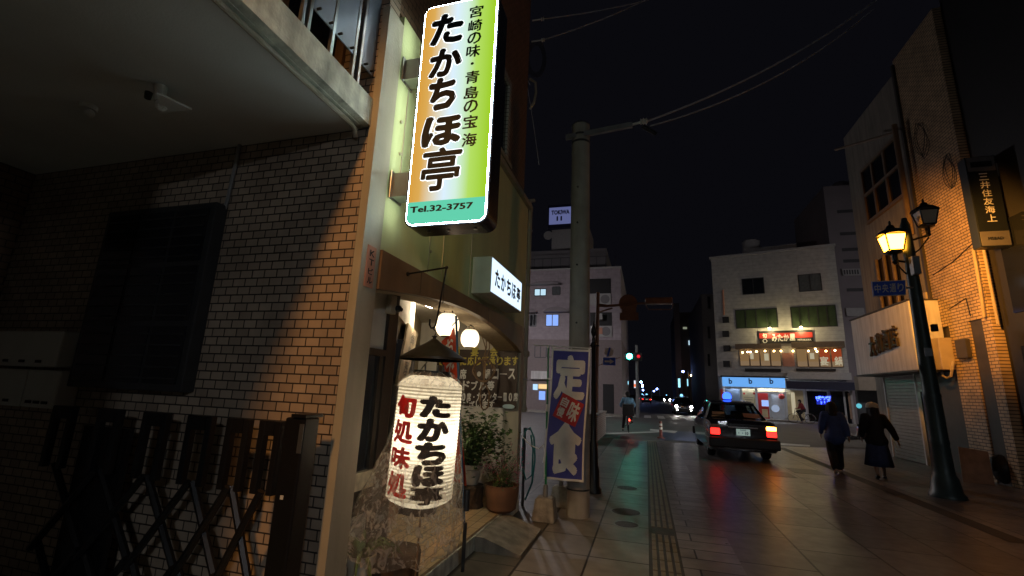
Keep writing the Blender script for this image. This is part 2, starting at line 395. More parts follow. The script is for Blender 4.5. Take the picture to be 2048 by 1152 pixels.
# upper window
w = MB().box(-1.80, -1.74, 4.62, 4.72, 4.6, 5.75).box(-1.80, -1.74, 5.32, 5.42, 4.6, 5.75).box(-1.80, -1.74, 4.62, 5.42, 5.752, 5.85).build('window', 'frame_tile', B)
MB().box(-1.80, -1.77, 4.722, 5.318, 4.6, 5.75).build('pane', 'dark_window', w)
MB().box(-1.80, -1.70, 4.58, 5.46, 4.54, 4.598).build('sill', 'pvc', w)
# fascia beam with arched underside
arch = [(2.64, 2.23), (3.05, 2.285), (3.4, 2.325), (3.8, 2.36), (4.2, 2.375), (4.6, 2.37), (5.0, 2.345), (5.4, 2.305), (5.8, 2.25), (6.1, 2.20), (6.44, 2.12)]
MB().prism(arch + [(6.44, 2.508), (2.64, 2.508)], -1.80, -1.735, 'x').build('fascia_beam', 'brown_panel', B)
MB().prism([(a, b + .006) for a, b in arch] + [(6.438, 2.508), (2.642, 2.508)], -2.1, -1.802, 'x').build('arch_soffit', 'stucco', B)
sm = MB()
for yy in (3.22, 3.66, 4.9): sm.box(-1.737, -1.7325, yy, yy + .006, 2.32, 2.505)
sm.build('beam_seam', 'dark_wood', B)
MB().box(-3.7, -2.1, 2.63, 6.42, 2.56, 2.66).box(-2.13, -2.1, 2.64, 6.42, 2.4, 2.56).build('porch_ceiling', 'white_plaster', B)
MB().box(-3.7, -1.97, 6.40, 6.42, .15, 2.56).build('porch_end_wall', 'white_plaster', B)
MB().box(-1.985, -1.72, 2.64, 6.44, -.02, .0).box(-3.7, -1.72, 2.64, 6.42, .0, .15).build('porch_floor', 'porch_tile', B)
MB().box(-1.718, -1.70, 2.64, 6.44, -.02, .135).build('step_edge', 'concrete', B)
# recessed window panel beside the column
XI = -1.985
ya = lambda px, py: X(px, py, XI).y
y1, y2 = 2.632, ya(771, 650); y3 = ya(789, 650)
zs = X(755, 698, XI).z
MB().box(XI - .06, XI, y1, y2, zs, 2.56).build('upper_panel', 'white_plaster', B)
wf = MB().box(XI - .05, XI + .03, y1, y2, zs - .05, zs - .002).box(XI - .05, XI + .012, y2 - .05, y2, .98, zs - .052).box(XI - .05, XI + .012, y1, y1 + .03, .98, zs - .052).build('window', 'dark_wood', B)
MB().box(XI - .05, XI - .01, y1 + .03, y2 - .05, .98, zs - .052).build('pane', 'dark_window', wf)
MB().box(XI - .06, XI + .03, y1, y2 + .02, .86, .978).build('window_ledge', 'marble', B)
MB().box(XI - .06, XI + .015, y1, y2 + .02, .69, .858).build('lower_rail', 'dark_wood', B)
MB().box(XI - .06, XI, y1, y2, .15, .688).build('lower_panel', 'white_plaster', B)
MB().box(XI - .1, XI + .03, y2 + .001, y3, .15, 2.56).build('door_post', 'dark_wood', B)
# oblique entrance wall
OA = Vector((-2.05, y3, 0)); OB = Vector((-3.37, 6.40, 0)); OD = (OB - OA); OL = OD.length; OD.normalize(); ON = Vector((OD.y, -OD.x, 0))
if ON.x < 0: ON = -ON
def OW(px, py, off=0.0):
    d = _ray(px, py); p0 = OA + ON * off; t = (p0 - CO).dot(ON) / d.dot(ON); return CO + d * t
def obox(mb, t0, t1, n0, n1, z0, z1):
    p = [OA + OD * t + ON * n for t, n in ((t0, n0), (t1, n0), (t1, n1), (t0, n1))]
    return mb.slab([(q.x, q.y, z0) for q in p], (0, 0, z1 - z0))
obox(MB(), 0, OL, -.08, 0, .15, 2.56).build('entrance_wall', 'tan_plaster', B)
t1 = (OW(821, 632) - OA).dot(OD)
obox(MB(), .0, t1, .002, .05, 2.2, 2.559).build('lintel_panel', 'white_plaster', B)
dr = obox(obox(obox(MB(), .62, .70, .002, .07, .15, 2.02), 1.9, 1.98, .002, .07, .15, 2.02), .70, 1.9, .002, .07, 1.95, 2.02).build('door', 'dark_wood', B)
obox(MB(), .7, 1.9, .002, .03, .15, 1.95).build('leaf', 'wood', dr)
sl = MB()
for k in range(9): obox(sl, .74 + k * .13, .765 + k * .13, .031, .045, .5, 1.9)
sl.build('lattice', 'dark_wood', dr)
obox(MB(), 2.15, OL - .02, .002, .04, 2.05, 2.13).build('rail', 'dark_wood', B)

# balcony over the forecourt
SB = thing('balcony', 'concrete balcony slab jutting out over the forecourt at the upper left', 'balcony', (-3.5, 0, 3.34))
MB().box(-7, -1.80, -5, YB - .002, 3.345, 3.55).box(-7, -1.86, -5, YB - .002, 3.34, 3.346).build('slab', 'concrete', SB)
MB().box(-6.9, -1.9, -4.9, YB - .004, 3.334, 3.339).build('ceiling', 'ceiling_paint', SB)
MB().tube([(-1.885, -4, 3.315), (-1.885, 2.33, 3.315), (-1.885, 2.38, 3.30), (-1.895, 2.41, 3.26)], .017).build('drip_pipe', 'pvc', SB)
rl = MB()
for yy in (2.20, 2.265, 1.985, 1.735, 1.785, 1.4, 1.1, .8): rl.box(-1.85, -1.825, yy, yy + .022, 3.55, 4.75)
rl.box(-1.86, -1.815, .2, 2.42, 4.75, 4.79)
rr = rl.build('railing', 'steel', SB)
for k, (a, b) in enumerate(((2.292, 2.425), (2.01, 2.195), (1.81, 1.98), (1.43, 1.73))):
    MB().box(-1.835, -1.828, a, b, 3.74, 4.72).build('infill_panel', 'rail_panel', rr)
    c = MB()
    for yy in (a + .03, b - .03): c.cyl((-1.85, yy, 3.76), (-1.80, yy, 3.76), .008)
    c.build('clip', 'black_metal', rr)
wu = MB().box(-2.75, -2.1, YB - .03, YB - .001, 3.56, 5.0).build('window', 'brown_panel', B)
MB().box(-2.68, -2.17, YB - .035, YB - .031, 3.62, 4.9).build('pane', 'dark_window', wu)
# left end wall of the forecourt
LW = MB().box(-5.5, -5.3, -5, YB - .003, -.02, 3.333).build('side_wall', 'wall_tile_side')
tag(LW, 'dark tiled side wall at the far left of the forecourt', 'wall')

MB().box(-2.95, -1.87, .25, .50, -.02, 3.333).build('shade_blocker', 'wall_tile', B)  # added block out of view, keeps light off the far left wall
# fittings under the balcony
q = G(857, 604, 2.553); emit('porch_tube', (1, .82, .56), 170)
t = thing('ceiling_light', 'small lit cream ceiling light under the arched porch beam', 'light fitting', (q.x, q.y, 2.53))
MB().bbox(q.x - .04, q.x + .04, q.y - .13, q.y + .13, 2.535, 2.559, .005).build('base', 'white_plastic', t)
MB().bbox(q.x - .03, q.x + .03, q.y - .12, q.y + .12, 2.50, 2.534, .012).build('diffuser', 'porch_tube', t)
t = thing('security_light', 'white swivelling security light fixed under the balcony ceiling', 'light fitting', (-2.8, 1.74, 3.33))
MB().slab([(-2.72, 1.66, 3.21), (-2.70, 1.86, 3.23), (-2.86, 1.80, 3.19)], (0, 0, .012)).build('flap', 'white_plastic', t)
MB().cyl((-2.83, 1.74, 3.334), (-2.82, 1.75, 3.23), .035, .028, 16).ball((-2.82, 1.76, 3.21), .035).build('head', 'white_plastic', t)
MB().cyl((-2.97, 1.77, 3.334), (-2.97, 1.77, 3.29), .022, .018).build('sensor', 'dark_metal', t)
t = thing('ceiling_light', 'small bare lamp holder on the balcony ceiling farther left', 'light fitting', (-3.53, 1.78, 3.33))
MB().cyl((-3.53, 1.78, 3.334), (-3.53, 1.78, 3.30), .05, .05, 16).build('base', 'white_plastic', t)
MB().ball((-3.5, 1.78, 3.27), .028).build('bulb', 'white_plastic', t)
t = tag(MB().tube([tuple(Y(470, 275, YB - .02)), tuple(Y(480, 290, YB - .02)), tuple(Y(455, 400, YB - .02)), tuple(Y(446, 430, YB - .02))], .014).build('conduit_pipe', 'grey_metal'), 'thin grey conduit running down the tiled wall under the balcony', 'pipe')
t = thing('shuttered_window', 'large dark shuttered window box on the tiled wall behind the gate', 'window', (-3.25, 2.4, 1.48))
MB().bbox(-4.05, -2.95, 2.34, YB - .001, 1.49, 2.84, .01).build('frame', 'dark_metal', t)
for i in range(3):
    for j in range(3):
        MB().box(-4.0 + i * .345, -3.69 + i * .345, 2.333, 2.339, 1.54 + j * .43, 1.93 + j * .43).build('pane', 'dark_window', t)
sl = MB()
for j in range(3):
    for k in range(5): sl.box(-3.98, -3.02, 2.325, 2.332, 1.57 + j * .43 + k * .075, 1.58 + j * .43 + k * .075)
sl.build('slats', 'dark_metal', t)
def meter(x0, x1, z0, z1, label):
    t = thing('meter_box', label, 'meter box', ((x0 + x1) / 2, 2.4, z0), 'pale boxes at the far left')
    MB().bbox(x0, x1, 2.3, YB - .001, z0, z1, .012).build('case', 'white_plastic', t)
    h = MB()
    for q in (.25, .5, .75): h.box(x0 + (x1 - x0) * q - .03, x0 + (x1 - x0) * q + .03, 2.293, 2.299, z0 + .03, z0 + .05)
    h.build('slots', 'black_metal', t)
meter(-4.9, -4.15, 1.62, 1.89, 'pale wall box at the far left, upper of the stacked boxes')
meter(-5.06, -4.43, 1.33, 1.60, 'pale wall box at the picture edge, lower left of the stacked boxes')
meter(-4.42, -4.07, 1.33, 1.60, 'pale wall box nearest the dark window, lower right of the stacked boxes')

# accordion gate
YG = 2.2
t = thing('accordion_gate', 'black folding accordion gate standing in front of the tiled wall', 'gate', (-2.6, YG, 0))
MB().bbox(-1.905, -1.775, YG - .06, YG + .06, 0, 1.40, .01).box(-1.86, -1.765, YG - .07, YG + .07, 1.402, 1.42).build('post', 'black_metal', t)
MB().box(-1.80, -1.774, YG - .066, YG - .061, 1.22, 1.37).build('latch_plate', 'steel', t)
MB().box(-1.865, -1.845, YG - .064, YG - .0605, .985, 1.005).build('sticker', 'white_plastic', t)
fx = [-2.04, -2.27, -2.56, -2.92, -3.32, -3.75]; fwd = [.15, .165, .19, .2, .2, .2]
for x, wd in zip(fx, fwd):
    fr = MB().bbox(x - wd / 2, x - wd / 2 + .042, YG - .02, YG + .02, .98, 1.37, .005).bbox(x + wd / 2 - .042, x + wd / 2, YG - .02, YG + .02, .98, 1.37, .005).box(x - wd / 2 + .042, x + wd / 2 - .042, YG - .02, YG + .02, 1.29, 1.37)
    fr.build('frame', 'black_metal', t)
lt = MB()
for k in range(len(fx) - 1):
    a, b = fx[k], fx[k + 1]
    for (z0, z1) in ((1.0, .5), (.55, .05)):
        lt.cyl((a, YG - .012, z0), (b, YG - .012, z1), .021, n=6).cyl((a, YG + .012, z1), (b, YG + .012, z0), .021, n=6)
for x in fx[:0]:
    for dx in (-.05, .05): lt.tube([(x + dx * 1.2, YG, 1.0), (x + dx, YG, .8), (x + dx, YG, .62), (x + dx * .3, YG, .5), (x + dx, YG, .35), (x + dx, YG, .1)], .017, 6)
    lt.ball((x, YG - .03, .5), .02)
lt.build('lattice', 'black_metal', t)
MB().box(-3.62, -3.2, YG + .05, YG + .08, .02, 1.25).build('solid_panel', 'black_metal', t)

mat('drain_dark', (.04, .037, .034), .6, var=.3, scale=9)
qa, qb = G(1560, 895), G(2046, 1088); dd = (qb - qa).normalized(); nn_ = Vector((-dd.y, dd.x, 0)) * .13
struct(MB().quad(tuple(qa - nn_ + Vector((0, 0, .004))), tuple(qb - nn_ + Vector((0, 0, .004))), tuple(qb + nn_ + Vector((0, 0, .004))), tuple(qa + nn_ + Vector((0, 0, .004)))).build('drain_channel', 'drain_dark'))
# ================================================================== big projecting light-box sign
YS = 2.65; SX0, SX1, SZ0, SZ1 = -1.585, -.99, 2.675, 4.47
def sign_face():
    m, N, L = _new('sign_face')
    out = N.new('ShaderNodeOutputMaterial'); e = N.new('ShaderNodeEmission'); L.new(e.outputs[0], out.inputs[0])
    tc = N.new('ShaderNodeTexCoord'); sp = N.new('ShaderNodeSeparateXYZ'); L.new(tc.outputs['Object'], sp.inputs[0])
    mr = N.new('ShaderNodeMapRange'); mr.inputs['From Min'].default_value = SX0; mr.inputs['From Max'].default_value = SX1; L.new(sp.outputs[0], mr.inputs[0])
    r = N.new('ShaderNodeValToRGB'); L.new(mr.outputs[0], r.inputs[0]); c = r.color_ramp
    c.elements[0].position = 0.0; c.elements[0].color = (.74, .36, .05, 1); c.elements[1].position = 1.0; c.elements[1].color = (.36, .66, .006, 1)
    for p, q in ((.14, (.78, .44, .10, 1)), (.32, (.82, .78, .62, 1)), (.46, (.78, .95, 1.08, 1)), (.60, (.72, .95, .80, 1)), (.76, (.50, .80, .14, 1))):
        el = c.elements.new(p); el.color = q
    # even strength; the ramp gives the sign's orange, white and green
    L.new(r.outputs[0], e.inputs[0]); e.inputs[1].default_value = .72
    M['sign_face'] = m
sign_face()
emit('sign_teal', (.10, .50, .33), 1.0); emit('sign_rim', (.75, .93, 1.0), 60)
mat('sign_case', (.02, .022, .03), .25, .5, var=.1)
S = thing('vertical_sign', 'tall glowing orange white and green restaurant sign projecting from the facade', 'sign', (-1.6, 2.75, 2.68))
MB().prism(rrect(SX0 - .012, SX1 + .012, SZ0 - .012, SZ1 + .012, .07), YS + .004, YS + .20, 'y').build('case', 'sign_case', S, smooth=30)
ro, ri = rrect(SX0, SX1, SZ0, SZ1, .062), rrect(SX0 + .003, SX1 - .009, SZ0 + .008, SZ1 - .004, .05)
rm = MB(); n = len(ro)
rm.add([(x, YS, z) for x, z in ro] + [(x, YS, z) for x, z in ri], [(k, (k + 1) % n, n + (k + 1) % n, n + k) for k in range(n)])
rm.build('lit_rim', 'sign_rim', S)
emit('facade_fill', (.88, 1.0, .80), 8)
eg = MB().quad((SX0 - .0135, YS + .04, SZ0 + .06), (SX0 - .0135, YS + .085, SZ0 + .06), (SX0 - .0135, YS + .085, SZ1 - .06), (SX0 - .0135, YS + .04, SZ1 - .06))
eg.build('glow_strip', 'facade_fill', S)  # added glowing strip on the unseen side, brightens the facade
MB().add([(x, YS + .002, z) for x, z in ri], [tuple(range(n))]).build('face', 'sign_face', S)
MB().add([(x, YS + .203, z) for x, z in ri], [tuple(range(n))]).build('rear_face', 'sign_face', S)
zt = Y(885, 400, YS).z
gp = [(x, z) for x, z in ri if z < zt]; gp = [(SX1 - .009, zt)] + [(SX0 + .003, zt)] + [q for q in rrect(SX0 + .003, SX1 - .009, SZ0 + .008, SZ1 - .004, .05)[12:]]
MB().add([(x, YS - .001, z) for x, z in gp], [tuple(range(len(gp)))]).build('number_strip', 'sign_teal', S)
f = lambda u, v: (u, YS - .004, v)
tx = MB()
for ch, px, py, h, wpx in (('た', 895, 58, 62, 66), ('か', 892, 125, 58, 66), ('ち', 885, 188, 66, 58), ('ほ', 884, 262, 62, 80), ('亭', 882, 338, 88, 80)):
    c = Y(px, py, YS); s = Y(px + wpx / 2, py, YS).x - c.x; q = c.z - Y(px, py + h / 2, YS).z
    text_fit(tx, ch, f, c.x - s, c.x + s, c.z - q, c.z + q, .055 if ch != '亭' else .028, .05)
tx.build('large_lettering', 'ink', S)
hl = MB()
f2 = lambda u, v: (u, YS - .0025, v)
emit('sign_white', (.9, .97, 1), 1.3)
for ch, px, py, h, wpx in (('た', 895, 58, 62, 66), ('か', 892, 125, 58, 66), ('ち', 885, 188, 66, 58), ('ほ', 884, 262, 62, 80), ('亭', 882, 338, 88, 80)):
    c = Y(px, py, YS); s = Y(px + wpx / 2, py, YS).x - c.x + .006; q = c.z - Y(px, py + h / 2, YS).z + .006
    text_fit(hl, ch, f2, c.x - s, c.x + s, c.z - q, c.z + q, .085 if ch != '亭' else .055, .05)
hl.build('lettering_outline', 'sign_white', S)
tx = MB()
col2 = (('宮', 953, 24), ('崎', 951, 52), ('の', 949, 77), ('味', 947, 103), ('・', 945, 128), ('青', 945, 155), ('島', 943, 186), ('の', 942, 213), ('宝', 941, 244), ('海', 939, 280))
for ch, px, py in col2:
    c = Y(px, py, YS); s = .055 if ch != '・' else .013
    text_fit(tx, ch, f, c.x - s, c.x + s, c.z - s * .95, c.z + s * .95, .026, .05)
tx.build('small_lettering', 'ink', S)
tx = MB(); a, b = Y(820, 427, YS), Y(947, 404, YS)
text_fit(tx, 'Tel.32-3757', f, a.x, b.x, a.z, b.z, .04); tx.build('number_lettering', 'ink', S)
for (p, q) in (((784, 86), (784, 134)), ((760, 325), (758, 378))):
    z1, z0 = X(*p, XF).z, X(*q, XF).z
    br = MB().bbox(XF + .002, SX0 - .013, 2.68, 2.80, z0, z1, .006).bbox(XF + .0015, XF + .012, 2.655, 2.825, z0 - .012, z1 + .012, .003)
    br.build('bracket', 'steel', S)
bt = MB()
for x in (-1.45, -1.3, -1.1): bt.cyl((x, 2.75, SZ0 - .018), (x, 2.75, SZ0 - .010), .012)
bt.build('bolt', 'steel', S)
# ================================================================== small light box over the porch
emit('box_face', (.62, .80, 1.0), 1.15)
mat('box_case', (.52, .60, .57), .45, .1, var=.1, dirt=.12)
y0 = X(985, 512, -1.53).y; y1 = X(1044, 580, -1.53).y
z1, z0 = X(985, 512, -1.53).z, X(985, 588, -1.53).z
T = thing('light_box', 'small lit light blue box sign with black lettering over the porch', 'sign', (-1.62, (y0 + y1) / 2, z0))
MB().bbox(XF + .002, -1.536, y0, y1, z0, z1, .006).build('case', 'box_case', T)
MB().box(-1.5355, -1.532, y0 + .015, y1 - .015, z0 + .015, z1 - .015).build('face', 'box_face', T)
tx = MB(); L0, L1 = y0 + .10, y1 - .06
for k, ch in enumerate('たかちほ亭'):
    c = L0 + (L1 - L0) * (k + .5) / 5
    text_fit(tx, ch, lambda u, v: (-1.530, u, v), c - (L1 - L0) * .085, c + (L1 - L0) * .085, z0 + .1, z1 - .1, .035)
tx.build('lettering', 'ink', T)
MB().box(-1.5355, -1.526, y0, y1, z1 - .014, z1).box(-1.5355, -1.526, y0, y1, z0, z0 + .014).build('trim', 'steel', T)
# ================================================================== building name plate
mat('plate_pink', (.52, .24, .16), .55, var=.1)
a, b = X(737, 486, XF + .004), X(729, 572, XF + .004); c, d = X(753, 500, XF + .004), X(744, 577, XF + .004)
T = thing('name_plate', 'narrow salmon plate lettered in black on the porch column', 'sign', (XF, a.y, b.z))
MB().box(XF + .001, XF + .006, a.y, (c.y + d.y) / 2, (b.z + d.z) / 2, (a.z + c.z) / 2).build('plate', 'plate_pink', T)
ym, hw = (a.y + (c.y + d.y) / 2) / 2, ((c.y + d.y) / 2 - a.y) / 2
zt, zb = (a.z + c.z) / 2 - .02, (b.z + d.z) / 2 + .015
text_col(MB(), 'KTビル', lambda u, v: (XF + .0085, u, v), ym, zt, zb, hw * 1.15, .02, .72).build('lettering', 'ink', T)
# ================================================================== menu board on the porch end wall
YM = 6.385
T = thing('menu_board', 'dark brown board with yellow and white Japanese writing on the porch end wall', 'sign', (-2.4, YM, 1.33))
MB().box(-3.05, -1.775, YM, 6.399, 1.335, 2.15).build('board', 'board_brown', T)
f = lambda u, v: (u, YM - .004, v)
def line(mb, s, x0p, x1p, yp, hp, bold=.03):
    a, b = Y(x0p, yp, YM), Y(x1p, yp, YM); c = Y((x0p + x1p) / 2, yp, YM).z; h = hp * (a - CO).length / FPX * .52
    n = len(s)
    for k, ch in enumerate(s):
        u = a.x + (b.x - a.x) * (k + .5) / n; w = (b.x - a.x) / n * .42; zz = a.z + (b.z - a.z) * (k + .5) / n
        if ch == ' ': continue
        if ch in 'ー': text_fit(mb, ch, f, u - w, u + w, zz - h * .12, zz + h * .12, bold)
        elif ch in '●': text_fit(mb, ch, f, u - w * .6, u + w * .6, zz - h * .5, zz + h * .5, 0)
        elif ch in '・': text_fit(mb, ch, f, u - w * .3, u + w * .3, zz - h * .2, zz + h * .2, bold)
        else: text_fit(mb, ch, f, u - w * (.75 if ch in '15060' else 1), u + w * (.75 if ch in '15060' else 1), zz - h, zz + h, bold)
tx = MB(); line(tx, '各種 宴 会', 885, 998, 703, 18); line(tx, 'ご予算に応じて承ります', 878, 1038, 722, 16); tx.build('yellow_lettering', 'yellow_paint', T)
tx = MB(); line(tx, '会席 ●鍋コース', 903, 1032, 748, 19); line(tx, 'オードブル等', 893, 990, 771, 17)
line(tx, '宴会50席・カウンター10席', 893, 1037, 794, 15); line(tx, 'もございます', 912, 990, 809, 13); tx.build('white_lettering', 'white_paint', T)
c = Y(1018, 813, YM); fs = MB(); fs.add([(c.x + .085 * math.cos(a) * (1 if math.cos(a) > 0 else 1.15), YM - .003, c.z + .032 * math.sin(a)) for a in [2 * math.pi * k / 20 for k in range(20)]], [tuple(range(20))])
mat('pale_blue', (.45, .62, .66), .5); fs.build('fish_badge', 'pale_blue', T)
# rope wreath hanging in front of the board
mat('vine', (.17, .10, .05), .8, var=.3)
T = thing('vine_wreath', 'twisted vine wreaths hanging before the brown menu board', 'wreath', tuple(Y(968, 760, 6.0)))
hp = MB()
def px6(x, y): return Y(x, y, 6.0)
for q in range(3):
    pts = []
    for k in range(25):
        a = 2 * math.pi * k / 24; pts.append(px6(968 + (19 + q * 1.5) * math.cos(a) + 1.5 * math.sin(5 * a + q), 741 + (23 - q) * math.sin(a)) + Vector((0, .02 * math.sin(3 * a + q * 2), 0)))
    hp.tube(pts, .009, 5, cap=False)
for q in range(2):
    pts = [px6(969 + (9 + q) * math.cos(2 * math.pi * k / 20) + math.sin(4 * k + q), 795 + 25 * math.sin(2 * math.pi * k / 20)) for k in range(21)]
    hp.tube(pts, .008, 5, cap=False)
hp.build('rings', 'vine', T)
st = MB()
for x0, x1 in ((972, 966), (978, 972), (964, 970)): st.tube([px6(x0, 672), px6((x0 + x1) / 2 + 4, 695), px6(x1, 720), px6(968, 768)], .008, 5)
st.build('cords', 'vine', T)
# ================================================================== porch lights: two round paper lanterns
def lantern_mat(name, col, zc, h, s):
    m, N, L = _new(name)
    out = N.new('ShaderNodeOutputMaterial'); e = N.new('ShaderNodeEmission'); L.new(e.outputs[0], out.inputs[0])
    tc = N.new('ShaderNodeTexCoord'); sp = N.new('ShaderNodeSeparateXYZ'); L.new(tc.outputs['Object'], sp.inputs[0])
    mr = N.new('ShaderNodeMapRange'); mr.inputs['From Min'].default_value = zc - h; mr.inputs['From Max'].default_value = zc + h; L.new(sp.outputs[2], mr.inputs[0])
    r = N.new('ShaderNodeValToRGB'); L.new(mr.outputs[0], r.inputs[0]); r.color_ramp.elements[0].color = (.9, .9, .9, 1); r.color_ramp.elements[1].color = (.50, .50, .50, 1); r.color_ramp.elements.new(.45).color = (1, 1, 1, 1)
    wv = N.new('ShaderNodeMath'); wv.operation = 'MULTIPLY'; wv.inputs[1].default_value = 2 * math.pi / (h * 2 / 13)
    L.new(sp.outputs[2], wv.inputs[0]); sn = N.new('ShaderNodeMath'); sn.operation = 'SINE'; L.new(wv.outputs[0], sn.inputs[0])
    m2 = N.new('ShaderNodeMath'); m2.operation = 'MULTIPLY_ADD'; m2.inputs[1].default_value = .07; m2.inputs[2].default_value = .95; L.new(sn.outputs[0], m2.inputs[0])
    m3 = N.new('ShaderNodeMath'); m3.operation = 'MULTIPLY'; L.new(m2.outputs[0], m3.inputs[0]); L.new(r.outputs[0], m3.inputs[1])
    m4 = N.new('ShaderNodeMath'); m4.operation = 'MULTIPLY'; m4.inputs[1].default_value = s; L.new(m3.outputs[0], m4.inputs[0]); L.new(m4.outputs[0], e.inputs[1])
    e.inputs[0].default_value = tuple(col) + (1,); M[name] = m
for (px, py, rr_, yy, zc_, lab) in ((895, 650, 25, 4.35, 2.55, 'glowing round paper lantern half hidden behind the red banner'), (940, 677, 19.5, 5.1, 2.345, 'smaller glowing paper lantern hanging in front of the menu board')):
    c = Y(px, py, yy); r = rr_ * (c - CO).length / FPX * .93
    nm = 'lantern_paper_%d' % px; lantern_mat(nm, (1.0, .78, .50), c.z, r, 2.6)
    T = thing('paper_lantern', lab, 'paper lantern', tuple(c + Vector((0, 0, r))), 'round paper lanterns in the porch')
    prof = []
    for k in range(27):
        a = math.pi * (.16 + .68 * k / 26); prof.append((r * math.sin(a) ** .8 * (1 + .012 * (-1) ** k), -r * 1.08 * math.cos(a)))
    MB().lathe(c, prof, 28).build('shade', nm, T, smooth=True)
    MB().lathe(c, [(r * .52, -r * .99), (r * .52, -r * .9), (r * .45, -r * .9), (r * .45, -r * .99)], 24).lathe(c, [(r * .52, r * .90), (r * .52, r * .99), (r * .45, r * .99), (r * .45, r * .9)], 24).build('ring', 'vine', T)
    MB().tube([c + Vector((-r * .45, 0, r * .98)), c + Vector((-r * .3, 0, r * 1.3)), c + Vector((0, 0, r * 1.42)), c + Vector((r * .3, 0, r * 1.3)), c + Vector((r * .45, 0, r * .98))], .006, 6).cyl(c + Vector((0, 0, r * 1.4)), (c.x, c.y, max(zc_, c.z + r * 1.5)), .007).build('hanger', 'black_metal', T)
# ================================================================== hook and big standing lantern
YL = 2.95
hk = MB(); P = lambda x, y, yy=YL: Y(x, y, yy)
e0 = P(893, 535); a0 = Vector((XF + .015, YL + .05, P(800, 545).z)); top = Vector((e0.x, YL, e0.z))
zb = P(870, 655).z
hk.tube([a0, top], .007, 6).tube([top, Vector((top.x - .045, YL, zb + .06)), Vector((top.x - .052, YL, zb + .02)), Vector((top.x - .062, YL, zb)), Vector((top.x - .085, YL, zb - .005)), Vector((top.x - .10, YL, zb + .02)), Vector((top.x - .10, YL, zb + .06))], .007, 6).cyl((XF + .001, YL + .05, a0.z - .04), (XF + .001, YL + .05, a0.z + .04), .012).ball(top, .014, 8).cyl((XF - .01, YL + .05, a0.z), (XF + .025, YL + .05, a0.z), .018)
tag(hk.build('hanging_hook', 'black_metal'), 'thin black iron hook arm on the brown porch beam', 'hook')
# canopy hat
cc = P(866, 712); hat = thing('lantern_canopy', 'dark conical metal hat above the big white lantern', 'lantern canopy', (cc.x, YL, cc.z))
rc = (P(924, 712).x - P(805, 712).x) / 2; zt = P(868, 678).z
mat('patina', (.05, .052, .045), .45, .5, var=.4, scale=12)
MB().lathe((cc.x, YL, cc.z), [(rc, -.03), (rc, -.015), (rc * .6, .045), (rc * .25, zt - cc.z - .03), (.02, zt - cc.z), (.012, zt - cc.z), (rc * .25, zt - cc.z - .042), (rc * .6, .033), (rc * .985, -.03)], 36).build('cone', 'patina', hat, smooth=40)
MB().lathe((cc.x, YL, zt), [(.012, -.01), (.012, .012), (.02, .016), (.02, .02), (.004, .024)], 14).tube([(cc.x, YL, zt + .02), (cc.x + .012, YL, zt + .05), (top.x - .08, YL, zb + .0)], .004, 6).build('ring', 'black_metal', hat)
# lantern body
lc = P(853, 882); LR = .218; zt, zb2 = P(865, 752).z, P(850, 1012).z
LC = Vector((lc.x - .005, YL + .02, 0)); LTILT = Matrix.Translation(LC + Vector((0, 0, zt))) @ Matrix.Rotation(R(2.0), 4, 'Y') @ Matrix.Translation(-(LC + Vector((0, 0, zt))))
def paper():
    m, N, L = _new('lantern_paper')
    out = N.new('ShaderNodeOutputMaterial'); d = N.new('ShaderNodeBsdfDiffuse'); t = N.new('ShaderNodeBsdfTranslucent'); mx = N.new('ShaderNodeMixShader'); mx.inputs[0].default_value = .72
    tc = N.new('ShaderNodeTexCoord'); nz = N.new('ShaderNodeTexNoise'); nz.inputs['Scale'].default_value = 9; nz.inputs['Detail'].default_value = 6; L.new(tc.outputs['Object'], nz.inputs['Vector'])
    r = N.new('ShaderNodeValToRGB'); r.color_ramp.elements[0].color = (.66, .61, .48, 1); r.color_ramp.elements[1].color = (.84, .80, .69, 1); L.new(nz.outputs[0], r.inputs[0])
    for s in (d, t): L.new(r.outputs[0], s.inputs[0])
    L.new(d.outputs[0], mx.inputs[1]); L.new(t.outputs[0], mx.inputs[2]); L.new(mx.outputs[0], out.inputs[0]); M['lantern_paper'] = m
paper()
LT = thing('chochin_lantern', 'tall white cylindrical paper lantern with black and red brush writing', 'paper lantern', (LC.x, LC.y, zb2))
def lantern_r(z):
    q = (z - zb2) / (zt - zb2)
    return LR * (1 - .40 * max(0, (q - .92) / .08) ** 1.6 - .45 * max(0, (.07 - q) / .07) ** 1.6)
prof = []; NR = 38
for k in range(NR * 2 + 1):
    z = zb2 + (zt - zb2) * k / (NR * 2); prof.append((lantern_r(z) + (.003 if k % 2 else -.0014), z))
bp = MB().lathe((LC.x, LC.y, 0), prof, 48, close=False); bp.v = [tuple(LTILT @ Vector(v)) for v in bp.v]
bp.build('paper_body', 'lantern_paper', LT, smooth=40)
rg = MB().lathe((LC.x, LC.y, 0), [(LR * .60, zt - .01), (LR * .60, zt + .035), (LR * .5, zt + .035), (LR * .5, zt - .01)], 36).lathe((LC.x, LC.y, 0), [(LR * .56, zb2 - .045), (LR * .56, zb2 + .01), (LR * .46, zb2 + .01), (LR * .46, zb2 - .045)], 36)
rg.v = [tuple(LTILT @ Vector(v)) for v in rg.v]; rg.build('end_ring', 'black_metal', LT, smooth=40)
wr = MB().tube([LTILT @ Vector((LC.x - .1, LC.y, zt + .03)), (LC.x - .02, LC.y - .02, zt + .12), (cc.x, YL, cc.z + .0), (LC.x + .05, LC.y, zt + .13), LTILT @ Vector((LC.x + .1, LC.y, zt + .03))], .004, 6)
for dx in (-.04, .05, .09): wr.tube([LTILT @ Vector((LC.x + dx, LC.y - .03, zt + .02)), (LC.x + dx * 1.1, LC.y - .03, zt + .075)], .006, 6)
wr.build('wire_hanger', 'steel', LT)
